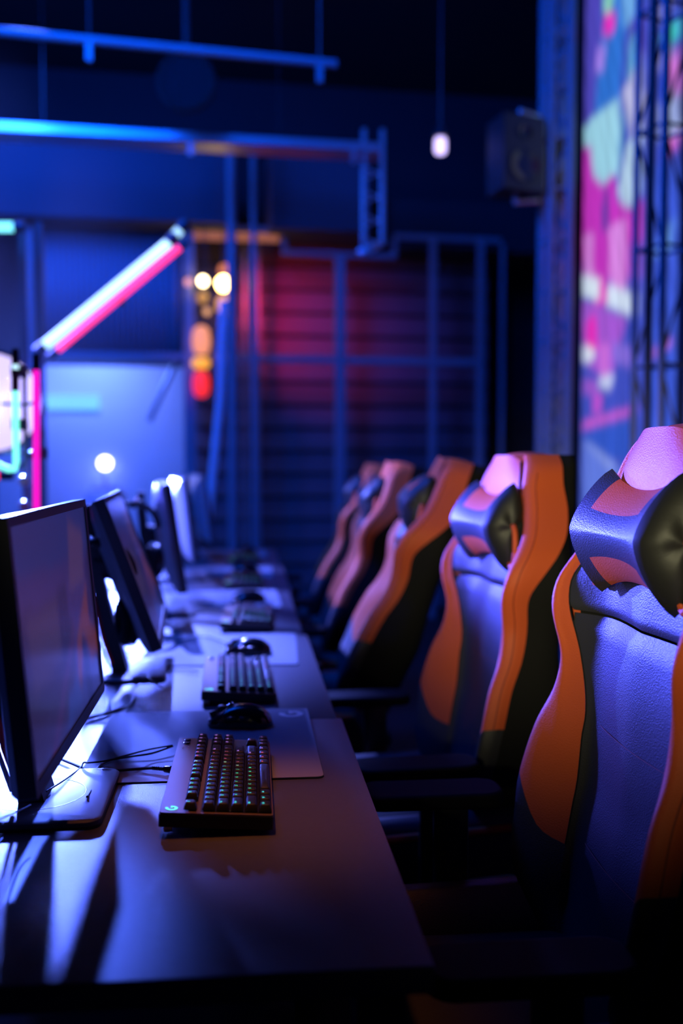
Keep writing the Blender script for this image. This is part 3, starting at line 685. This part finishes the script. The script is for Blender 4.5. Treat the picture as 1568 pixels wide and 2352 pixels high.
def make_monitor(tilt, pw, label):
    """origin on the desk under the screen's centre; the screen faces +x"""
    g = tag(empty('monitor', (0, 0, 0)), label, 'monitor', 'monitors along the desks'); Wm, Hm = .57, .338
    T3 = Matrix.Rotation(-tilt, 3, 'Y'); cz = .267
    def T(x, y, z): return T3 @ Vector((x, y, z)) + Vector((0, 0, cz))
    f = lambda x, y, h: T(h, x, y)
    o_ = rrect(-Wm / 2, Wm / 2, -Hm / 2, Hm / 2, .004, 3); i_ = rrect(-Wm / 2 + .013, Wm / 2 - .013, -Hm / 2 + .017, Hm / 2 - .013, .002, 3)
    mb = MB(); rows = [[f(x, y, h) for x, y in oo] for oo, h in ((o_, -.022), (o_, 0), (i_, 0), (i_, -.003))]
    mb.grid(rows, closed=True); mb.build('bezel', M['bezel'], g, smooth=False)
    if pw: screen_tint(f, Wm, Hm, pw).parent = g
    else: MB().prism(i_, f, -.006, -.0025).build('screen', M['screen'], g, smooth=False)
    back = [[f(x * s_, y * s_, h) for x, y in o_] for s_, h in ((1, -.022), (.97, -.032), (.80, -.045), (.5, -.058), (.46, -.062))]
    mb = MB(); gg = mb.grid(back, closed=True); mb.bm.faces.new(gg[-1]); mb.build('back_shell', M['shell'], g, angle=25)
    MB().prism(rrect(-.12, .12, -.005, .005, .004), lambda x, y, h: T(h, x, y - .06), -.066, -.06).build('accent_strip', M['red'], g, smooth=False)
    MB().tube([T(-.055, 0, 0), Vector((-.105, 0, cz + .0))], .03, 16).build('mount', M['black'], g)
    mb = MB(); mb.grid([[Vector((x + a * .014 * s1, b * wy, z)) for a, b in ((-1, -1), (1, -1), (1, 1), (-1, 1))] for x, z, s1, wy in ((-.045, .012, 1.3, .038), (-.062, .08, 1.2, .034), (-.085, .18, 1, .03), (-.10, .26, 1, .028), (-.108, .36, 1, .026), (-.108, .40, .8, .022))], closed=True)
    bmesh.ops.holes_fill(mb.bm, edges=mb.bm.edges); mb.build('stand_column', M['black'], g, angle=40)
    MB().tube([(-.062, -.036, .03), (-.082, -.034, .09), (-.103, -.031, .19)], .0045, 8).build('accent_line', M['red'], g)
    MB().tube([(-.072, -.037, .03), (-.092, -.035, .09), (-.113, -.032, .19)], .0035, 8).build('trim_line', M['shell'], g)
    MB().prism(rrect(-.16, .062, -.12, .12, .022), lambda x, y, h: Vector((x, y, h)), .0, .004).build('base_foot', M['black'], g, smooth=False)
    mb = MB(); rows = [[Vector((x, y, h)) for x, y in rrect(-.16 + d, .062 - d, -.12 + d, .12 - d, .022 - d / 2)] for d, h in ((0, .004), (0, .010), (.003, .0125))]
    gg = mb.grid(rows, closed=True); mb.bm.faces.new(gg[-1]); mb.build('stand_base', M['base'], g, angle=50)
    MB().tube([(-.045 + .07 * math.cos(a * math.pi / 24), .07 * math.sin(a * math.pi / 24), .0125) for a in range(48)], .0006, 6, closed=True).build('base_ring', M['alu'], g)
    MB().box((-.118, 0, .37), (.02, .03, .02), bev=.004).build('cable_hook', M['red'], g)
    return g
MON = [(-.262, 1.475, 5, 0, 'nearest monitor, large, with a dim purple screen, at the left edge of the near desk'),
       (-.250, 2.37, 20, R(3.5), 'second monitor, tilted far back, behind the nearest one'),
       (-.235, 3.33, 8, R(7), 'third monitor seen almost edge-on with its pale back lit'),
       (-.245, 4.28, 7, R(8), 'fourth monitor seen edge-on behind the third'),
       (-.215, 5.22, 7, R(9), 'farthest monitor, small and reddish at the end of the desks')]
for x, y, t, rz, lb in MON:
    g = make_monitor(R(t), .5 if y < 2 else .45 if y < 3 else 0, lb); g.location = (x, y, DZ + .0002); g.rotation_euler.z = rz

# ================================================================== HEADSETS
def make_headset():
    g = tag(empty('headset', (0, 0, 0)), 'black headset hung behind the nearest monitor beside the second monitor stand', 'headset', 'headsets hung by the monitors')
    for s_ in (-1, 1):
        ax = Vector((s_, 0, 0))
        MB().lathe([(.036, -.012), (.043, -.008), (.044, .004), (.036, .012), (.015, .016), (0, .016)], c=(s_ * .072, 0, 0), axis=ax, sc=(1, 1.15)).build('ear_cup', M['black'], g)
        MB().tube([(s_ * .055, .033 * math.cos(a * math.pi / 12), .038 * math.sin(a * math.pi / 12)) for a in range(24)], .012, 10, closed=True).build('ear_cushion', M['fabric'], g)
        MB().tube([(s_ * .078, 0, .03), (s_ * .084, 0, .075), (s_ * .076, 0, .105)], .006, 8).build('yoke', M['alu'], g)
    MB().tube([(.078 * math.cos(a), 0, .10 + .075 * math.sin(a)) for a in [math.pi * k / 20 for k in range(21)]], .009, 10).build('headband', M['black'], g)
    MB().tube(spline([(-.072, -.02, -.035), (-.078, -.06, -.045), (-.06, -.1, -.035)]), .003, 8).build('microphone_boom', M['cable'], g)
    return g
hs = make_headset(); hs.location = (-.315, 2.15, .905); hs.rotation_euler.z = R(20)
h2 = copy_tree(hs); h2.location = (-.335, 3.02, .95); h2.rotation_euler.z = R(25); h2['label'] = 'black headset hung behind the second monitor beside the third monitor stand'
for h, yb_ in ((hs, 2.40), (h2, 3.33)):
    a = h.location + Vector((0, 0, .164)); b_ = Vector((-.375 if yb_ < 3 else -.34, yb_ - .01, a.z + .01))
    o = MB().tube([a - Vector((.0, .012, 0)), a + Vector((0, .02, 0)), b_], .006, 8).build('headset_hook', M['dark'])
    tag(o, 'thin black hook arm reaching from the ' + ('second' if yb_ < 3 else 'third') + ' monitor stand to hold a headset', 'hook')

# ================================================================== CABLES
def cable(pts, r, label, m='cable', n=10, name='cable'):
    return tag(MB().tube(spline(pts, n), r, 8).build(name, M[m]), label, 'cable')
def d(px, py, h=.004): v = onZ(px, py, DZ + h); return v
kbx = cable([d(120, 1735, .006), d(160, 1752, .006), d(205, 1768, .006), d(260, 1770, .007), d(320, 1766, .008), d(352, 1764, .010)], .0024, 'thick keyboard cable crossing the nearest mouse pad to the nearest keyboard', name='keyboard_cable')
pl = tag(empty('cable_plug', d(352, 1764, .010)), 'ribbed black plug at the rear of the nearest keyboard', 'plug'); q = pl.location
e1 = d(392, 1768, .011) - q
for k in range(5): MB().lathe([(.0032, -.0012), (.0032, .0012)], c=e1 * (k * .13), axis=e1.normalized(), seg=12).build('strain_ring', M['black'], pl)
MB().tube([e1 * .02, e1 * .62], .0022, 10).build('cord_core', M['black'], pl)
MB().tube([e1 * .6, e1 * .68, e1 * 1.0], .005, 12, rr=[.0035, .0052, .006]).build('plug_body', M['gloss'], pl)
cable([d(396, 1712, .018), d(340, 1722, .016), d(290, 1735, .02), d(240, 1748, .02), d(205, 1752, .018), d(192, 1752, .016), d(184, 1764, .012), d(150, 1790, .016), d(106, 1818, .02)], .0014, 'thin mouse cable looping over the nearest mouse pad towards the monitor', name='mouse_cable')
cable([d(396, 1714, .012), d(350, 1730, .010), d(300, 1738, .008), d(255, 1746, .006), d(228, 1760, .005), d(219, 1780, .0045), d(218, 1800, .006), d(200, 1830, .016)], .0018, 'second thin cable curving across the left side of the nearest mouse pad', name='mouse_cable')
cable([d(455, 1542, .008), d(420, 1538, .006), d(370, 1545, .004), d(330, 1560, .004), d(300, 1590, .004), d(300, 1612, .004), d(260, 1632, .004), d(200, 1652, .004)], .0022, 'cable from the second keyboard sagging over the desk beside the second monitor base')
cable([d(310, 1600, .005), d(290, 1625, .005), d(240, 1640, .005), d(190, 1650, .005)], .0024, 'lowest dark cable of the tangle between the first two monitors')
cable([d(246, 1600, .010), d(248, 1622, .006), d(236, 1640, .006), d(206, 1648, .006), d(190, 1660, .006)], .002, 'thin looping cable at the near edge of the second monitor base')
cable([d(250, 1492, .01), d(285, 1505, .006), d(330, 1530, .005), d(345, 1560, .014), d(372, 1580, .004)], .0022, 'dark cable running behind the second monitor towards its base')
cable([d(236, 1478, .01), d(270, 1476, .006), d(310, 1466, .006)], .0025, 'short dark cable on the lit desk behind the second monitor')
cable([d(248, 1490, .03), d(280, 1496, .01), d(305, 1500, .006)], .0028, 'stubby dark plug lead on the lit desk behind the second monitor')
cable([d(520, 1478, .012), d(470, 1462, .008), d(420, 1470, .006), d(370, 1478, .006)], .0018, 'thin cable from the second mouse lying over the bright mouse pad', name='mouse_cable')
cable([d(505, 1402, .01), d(470, 1404, .004), d(430, 1412, .004), d(390, 1404, .004)], .0022, 'cable leading left from the third keyboard')
cable([d(-30, 1890, .10), d(10, 1877, .075), d(45, 1862, .05), d(70, 1850, .045)], .0012, 'thin cable crossing behind the stand of the nearest monitor')

# ================================================================== GAMING CHAIRS
XC = [(.42, -.065), (.50, -.055), (.60, -.04), (.68, -.025), (.734, -.015), (.83, -.01), (.915, -.005), (1.01, .005), (1.105, .016), (1.18, .018), (1.24, .022), (1.30, .035)]
WW = [(.42, .175), (.50, .205), (.58, .24), (.65, .262), (.72, .270), (.80, .258), (.915, .236), (.97, .246), (1.03, .262), (1.08, .258), (1.12, .238), (1.17, .205), (1.22, .175), (1.275, .146), (1.30, .11)]
PP = [(.42, .02), (.50, .05), (.58, .085), (.65, .088), (.72, .090), (.80, .075), (.87, .050), (.93, .045), (1.0, .062), (1.05, .058), (1.09, .040), (1.13, .020), (1.18, .006), (1.24, .0), (1.30, -.01)]
CS = [(.42, .15), (.62, .165), (.70, .168), (.80, .168), (.84, .166), (.90, .178), (.97, .200), (1.03, .222), (1.07, .222), (1.12, .19), (1.17, .150), (1.22, .13), (1.26, .115), (1.30, .085)]   # orange inner boundary
OB = [(.42, .02), (.80, .024), (.90, .026), (1.0, .034), (1.06, .058), (1.12, .068), (1.20, .068), (1.30, .05)]   # depth of the orange outer band
def ring_at(z, zs=None):
    """control points across the half section (s, forward offset)"""
    W, p, c = itp(WW, z), itp(PP, z), itp(CS, z); xc = itp(XC, z); pe = min(.135, W * .62)
    head = max(0, min(1, (z - 1.12) / .08)); c = min(c, W - .02)
    t = (c - pe) / max(W - .014 - pe, .01); fc = p * (.12 + .88 * t ** 1.5) if t > 0 else 0
    # back depth
    bd = .085 + .03 * head
    return dict(A=(0, .012), B=(pe, .004), C=(c, fc), C2=(c + (W - .014 - c) * .5, fc + (p - fc) * .62), D=(W - .016, p + .003), E=(W, p - .018), F=(W + .0, p - .018 - itp(OB, z)), G=(W - .012, -bd * .75), H=(W * .72, -bd - .012), I=(0, -bd - .02)), xc
def surf(names, zrange, side, n=26, shear=None, dense=4):
    rows = []
    for i in range(n + 1):
        row = []
        t = i / n
        for k, nm in enumerate(names):
            z0, z1 = zrange; a = z0
            if shear: a = z0 + shear.get(nm, 0)
            z = a + (z1 - a) * t; P_, xc = ring_at(z); s, f = P_[nm]
            row.append(Vector((xc - f, side * s, z)))
        rows.append(row)
    return rows
def refine(rows, per=4):
    out = []
    for r in rows: out.append(spline(r, per))
    return out
def seam_rows(rows): return rows
def skin(names, zr, side, name, m, parent, shear=None, n=26, inset=0, full=False):
    mb = MB(); rows = refine(surf(names, zr, side, n, shear)); mb.grid(rows); bmesh.ops.remove_doubles(mb.bm, verts=mb.bm.verts, dist=1e-5)
    o = mb.build(name, m, parent, angle=180); return o
def make_chair(label):
    g = tag(empty('gaming_chair', (0, 0, 0)), label, 'chair', 'black and orange gaming chairs')
    ZO = {'C': .205, 'C2': .225, 'D': .298, 'E': .31, 'F': .31}     # lower edge of the orange panels above z=.42
    # --- front cushion with centre seam, full width in one mesh
    for nm, zr in (('lower_back_cushion', (.42, 1.0)), ('upper_back_cushion', (1.004, 1.19))):
        rows = []
        for i in range(31):
            z = zr[0] + (zr[1] - zr[0]) * i / 30; P_, xc = ring_at(z); dip = .006 * (max(0, 1 - min(z - zr[0], zr[1] - z) / .008)) + .0
            half = spline([Vector((xc - P_[k][1] + dip, P_[k][0], z)) for k in ('A', 'B', 'C')], 5)
            rows.append([Vector((v.x, -v.y, v.z)) for v in half[::-1]] + half[1:])
        mb = MB(); mb.grid(rows); mb.build(nm, M['blackl'], g, angle=180)
    # head: lower black leather zone then orange cap with curved lower edge
    def head_rows(z0f, z1f, n=14):
        rows = []
        for i in range(n + 1):
            row = []
            for k in range(-10, 11):
                u = k / 10; z = z0f(u) + (z1f(u) - z0f(u)) * i / n; P_, xc = ring_at(z); cc, fc = P_['C']
                x = xc - (.014 + (fc - .014) * abs(u) ** 3) - .006; row.append(Vector((x, u * cc, z)))
            rows.append(row)
        return rows
    cap = lambda u: 1.178 + .030 * u * u
    mb = MB(); mb.grid(head_rows(lambda u: 1.10, lambda u: cap(u) - .0015)); mb.build('headrest_lower_panel', M['blackl'], g, angle=180)
    mb = MB(); mb.grid(head_rows(cap, lambda u: 1.30 - .012 * u ** 4)); mb.build('headrest_cap', M['orange'], g, angle=180)
    for side in (-1, 1):
        o = skin(('C', 'C2', 'D', 'E', 'F'), (.42, 1.30), side, 'side_bolster', M['orange'], g, shear=ZO, n=44)
        if side > 0: pass
        # black lower wing below the orange
        mb = MB(); rows = []
        for i in range(13):
            row = []
            for nm in ('C', 'C2', 'D', 'E', 'F'):
                z = .42 + ZO[nm] * i / 12; P_, xc = ring_at(z); s, f = P_[nm]; row.append(Vector((xc - f, side * s, z)))
            rows.append(spline(row, 4))
        mb.grid(rows); mb.build('lower_wing', M['blackl'], g, angle=180)
        # piping between orange and black fabric
        pts = []
        for i in range(40):
            z = .625 + (1.10 - .625) * i / 39; P_, xc = ring_at(z); s, f = P_['C']; pts.append((xc - f - .0002, side * s, z))
        MB().tube(pts, .0013, 6).build('piping', M['fabric'], g)
        # ridge seam
        pts = []
        for i in range(50):
            z = .73 + (1.26 - .73) * i / 49; P_, xc = ring_at(z); s, f = P_['E']; pts.append((xc - f, side * (s + .0004), z))
        MB().tube(pts, .0011, 6).build('edge_seam', mat('dark_orange_thread', (.35, .05, .02), .6) if side < 0 else bpy.data.materials['dark_orange_thread'], g)
        # harness slot between headrest and shoulder
        P_, xc = ring_at(1.10)
        sl = MB(); pts = [Vector((xc - P_['C'][1] - .006, side * (.165 + .018 * math.cos(a)), 1.10 + .045 * math.sin(a) + .35 * .018 * math.cos(a))) for a in [2 * math.pi * k / 24 for k in range(24)]]
        sl.tube(pts, .006, 8, closed=True); so = sl.build('slot_rim', M['orange'], g)
        mb = MB(); mb.bm.faces.new([mb.bm.verts.new(q_ + Vector((-.001, 0, 0))) for q_ in pts]); s2 = mb.build('slot_lining', M['fabric'], so, smooth=False)
    # back shell
    rows = []
    for i in range(41):
        z = .42 + (1.30 - .42) * i / 40; P_, xc = ring_at(z)
        half = spline([Vector((xc - P_[k][1], P_[k][0], z)) for k in ('F', 'G', 'H', 'I')], 4)
        rows.append(half + [Vector((v.x, -v.y, v.z)) for v in half[::-1][1:]])
    mb = MB(); mb.grid(rows); mb.build('back_shell', M['fabric'], g, angle=180)
    # top roll: dome joining the front cap to the shell
    P_, xc = ring_at(1.30); front = []; W = P_['E'][0]; nseg = 24
    mb = MB(); rings = []
    for j in range(7):
        a = math.pi / 2 * j / 6; row = []
        for k in range(nseg):
            b_ = 2 * math.pi * k / nseg; cx = xc + .045; rx = .062; ry = W
            ex = 2.6; cb, sb = math.cos(b_), math.sin(b_); rr_ = (abs(cb) ** ex + abs(sb) ** ex) ** (-1 / ex)
            row.append(Vector((cx + rx * rr_ * cb * math.cos(a), ry * rr_ * sb * math.cos(a), 1.285 + .022 * math.sin(a))))
        rings.append(row)
    gg = mb.grid(rings, closed=True); mb.bm.faces.new(gg[-1]); mb.build('headrest_top', M['orange'], g, angle=180)
    # stitch lines on the centre panel
    for zz in (.64, .83):
        pts = []
        for k in range(-8, 9):
            s = k / 8 * .13; P_, xc = ring_at(zz); pts.append((xc - .0125 + .008 * (abs(k) / 8) ** 2, s, zz))
        MB().tube(pts, .0006, 6).build('stitch_line', M['stitch'], g)
    # --- pillow
    hp = bpy.data.objects.new('head_pillow', None); C.objects.link(hp); hp.parent = g; hp.location = (-.018, 0, 1.142); hp.rotation_euler = (0, R(4), 0)
    Lp = .128
    def psec(v, q):   # q in [-1,1] bottom->top on the front side
        H = .068 + .030 * abs(v) ** 2.2; th = .040 + .012 * abs(v) ** 2
        return Vector((-th * (1 - abs(q) ** 1.7) ** .8 + .012 * abs(q), v * Lp * (1 + .05 * (abs(q) ** 3)), H * q))
    def bsec(v, q):
        H = .068 + .030 * abs(v) ** 2.2; return Vector((.012 * abs(q) + .045 * (1 - abs(q) ** 1.7) ** .8, v * Lp * (1 + .05 * (abs(q) ** 3)), H * q))
    def patch(v0, v1, q0, q1, sec, nm, m, nv=16, nq=12, push=0):
        mb = MB(); mb.grid([[sec(v0 + (v1 - v0) * i / nv, q0 + (q1 - q0) * j / nq) + Vector((-push, 0, 0)) for j in range(nq + 1)] for i in range(nv + 1)]); return mb.build(nm, m, hp, angle=180)
    mb = MB()
    for v0, v1, q0, q1 in ((-1, -.72, -1, 1), (-.72, .72, -.5, .42), (.72, 1, -1, 1)):
        mb.grid([[psec(v0 + (v1 - v0) * i / 12, q0 + (q1 - q0) * j / 24) for j in range(25)] for i in range(13)])
    mb.grid([[bsec(-1 + i / 12, -1 + j / 12) for j in range(25)] for i in range(25)])
    mb.build('pillow_cover', M['blackl'], hp, angle=180)
    patch(-.72, .72, .42, 1, psec, 'trim_panel', M['orange']); patch(-.72, .72, -1, -.5, psec, 'trim_panel', M['orange'])
    for side in (-1, 1):
        mb = MB(); loop = [psec(side, -1 + j / 12) for j in range(25)] + [bsec(side, 1 - j / 12) for j in range(1, 24)]
        cen = sum(loop, Vector()) / len(loop); rows = []
        for k, out in ((1, 0), (.93, .012), (.78, .024), (.55, .032), (.3, .036), (.05, .037)):
            rows.append([cen + (p_ - cen) * k + Vector((0, side * out * (1 + .05 * math.sin(i_ * .5)), 0)) for i_, p_ in enumerate(loop)])
        gg = mb.grid(rows, closed=True); mb.bm.faces.new(gg[-1]); mb.build('end_panel', M['endcap'], hp, angle=180)
    # strap
    MB().tube([(.02, .11, 1.14), (.05, .155, 1.13), (.09, .17, 1.12)], .006, 8).build('pillow_strap', M['fabric'], g)
    # --- seat
    MB().box((-.245, 0, .44), (.50, .37, .09), bev=.03, seg=4).build('seat_cushion', M['fabric'], g)
    for side in (-1, 1):
        pr = [(.0, .39), (.0, .48), (.03, .535), (.055, .54), (.075, .51), (.07, .40)]
        rows = [[Vector((x, side * (.175 + a), b_ + dz)) for a, b_ in pr] for x, dz in ((-.50, -.05), (-.47, -.012), (-.35, 0), (-.18, .005), (-.04, .012), (.0, .0))]
        mb = MB(); mb.grid(rows, closed=True); bmesh.ops.holes_fill(mb.bm, edges=mb.bm.edges); mb.build('seat_bolster', M['blackl'], g, angle=70)
        MB().tube([(-.50, side * .245, .452), (-.47, side * .252, .492), (-.35, side * .253, .505), (-.04, side * .253, .515)], .009, 8).build('seat_trim', M['orange'], g)
        # armrest
        ar = MB().prism(rrect(-.38, -.13, side * .30 - .048, side * .30 + .048, .035), lambda x, y, h: Vector((x, y, h)), .655, .682).build('armrest_pad', M['arm'], g, angle=30)
        md = ar.modifiers.new('bev', 'BEVEL'); md.width = .008; md.segments = 3
        MB().box((-.22, side * .30, .53), (.06, .03, .25), bev=.008).build('armrest_post', M['black'], g)
        MB().box((-.22, side * .235, .395), (.07, .16, .025), bev=.008).build('armrest_bracket', M['dark'], g)
        MB().lathe([(.035, -.012), (.04, 0), (.035, .012)], c=(.03, side * .225, .44), axis=Vector((0, 1, 0))).build('recline_hinge', M['black'], g)
    # --- base
    MB().box((-.22, 0, .365), (.28, .22, .05), bev=.012).build('tilt_mechanism', M['dark'], g)
    MB().tube([(-.22, 0, .10), (-.22, 0, .35)], .028, 20).build('gas_lift', M['black'], g)
    MB().lathe([(.05, .07), (.05, .11), (.03, .13)], c=(-.22, 0, 0)).build('hub', M['black'], g)
    for k in range(5):
        a = R(72 * k + 20); dr_ = Vector((math.cos(a), math.sin(a), 0)); c0 = Vector((-.22, 0, .09))
        mb = MB(); mb.tube([c0 + dr_ * .03, c0 + dr_ * .17 + Vector((0, 0, -.006)), c0 + dr_ * .31 + Vector((0, 0, -.018))], .02, 10, rr=[.026, .022, .015]); lg = mb.build('base_leg', M['black'], g)
        w0 = c0 + dr_ * .31; w0.z = .0285
        cw = MB(); t_ = dr_.cross(Vector((0, 0, 1)))
        for s_ in (-1, 1): cw.lathe([(.024, -.008), (.028, -.004), (.028, .004), (.024, .008)], c=w0 + t_ * .015 * s_, axis=t_, seg=20)
        cw.tube([w0 + Vector((0, 0, .0)), w0 + Vector((0, 0, .045))], .007, 8); cw.build('caster', M['black'], g)
    return g
ch = make_chair('nearest gaming chair, cut by the right edge, orange wings with blue-lit headrest pillow')
XB = .575
CH = [(XB, 1.39, R(0)), (XB, 2.27, R(4)), (.375, 3.07, R(-6)), (.40, 3.98, R(-3)), (.40, 4.9, R(-4))]
RC = [0, 0, 14, 10, 12]
DZC = [0, -.035, 0, -.03, -.03]
FIXED = ('seat_cushion', 'seat_bolster', 'seat_trim', 'armrest_pad', 'armrest_post', 'armrest_bracket', 'recline_hinge', 'tilt_mechanism', 'gas_lift', 'hub', 'base_leg', 'caster')
CL = [None, 'second gaming chair, whole backrest visible beside the nearest chair', 'third gaming chair from the camera, orange wing turned sideways',
      'fourth gaming chair, blurred, its wings lit lavender', 'farthest gaming chair, blurred and reddish at the end of the row']
for i, (x, y, a) in enumerate(CH):
    o = ch if i == 0 else copy_tree(ch); o.location = (x, y, 0); o.rotation_euler.z = a
    if i: o['label'] = CL[i]
    if RC[i]:
        piv = Matrix.Translation((-.02, 0, .44)); rm = piv @ Matrix.Rotation(R(RC[i]), 4, 'Y') @ piv.inverted()
        for c_ in o.children:
            if c_.name.split('.')[0] not in FIXED: c_.matrix_basis = rm @ c_.matrix_basis
    for c_ in o.children:
        if c_.name.split('.')[0] not in ('gas_lift', 'hub', 'base_leg', 'caster'): c_.matrix_basis = Matrix.Translation((0, 0, DZC[i])) @ c_.matrix_basis

# ================================================================== HAZE
if HAZE:
    hm = bpy.data.materials.new('stage_haze'); hm.use_nodes = True; nt = hm.node_tree; nt.nodes.remove(nt.nodes['Principled BSDF'])
    v = nt.nodes.new('ShaderNodeVolumeScatter'); v.inputs['Density'].default_value = .022; v.inputs['Anisotropy'].default_value = .55; v.inputs['Color'].default_value = (.9, .9, 1, 1)
    tcv = nt.nodes.new('ShaderNodeTexCoord'); sep = nt.nodes.new('ShaderNodeSeparateXYZ'); nt.links.new(tcv.outputs['Object'], sep.inputs[0])
    def fade(sock, a, b, hi):
        r_ = nt.nodes.new('ShaderNodeMapRange'); r_.interpolation_type = 'SMOOTHSTEP'; r_.inputs['From Min'].default_value = a; r_.inputs['From Max'].default_value = b
        r_.inputs['To Min'].default_value = hi; r_.inputs['To Max'].default_value = 0; nt.links.new(sock, r_.inputs['Value']); return r_.outputs[0]
    fz = fade(sep.outputs['Z'], 1.2, 2.9, .042); fx = fade(sep.outputs['X'], -1.6, -.3, 1.0)
    mu = nt.nodes.new('ShaderNodeMath'); mu.operation = 'MULTIPLY'; nt.links.new(fz, mu.inputs[0]); nt.links.new(fx, mu.inputs[1]); nt.links.new(mu.outputs[0], v.inputs['Density'])
    nt.links.new(v.outputs[0], nt.nodes['Material Output'].inputs['Volume'])
    hz = MB().box((-2.0, 5.25, 1.5), (3.4, 3.7, 2.9)).build('stage_haze', hm, smooth=False)
    tag(hz, 'thin blue haze hanging around the stage lights at the left', 'haze', kind='stuff')
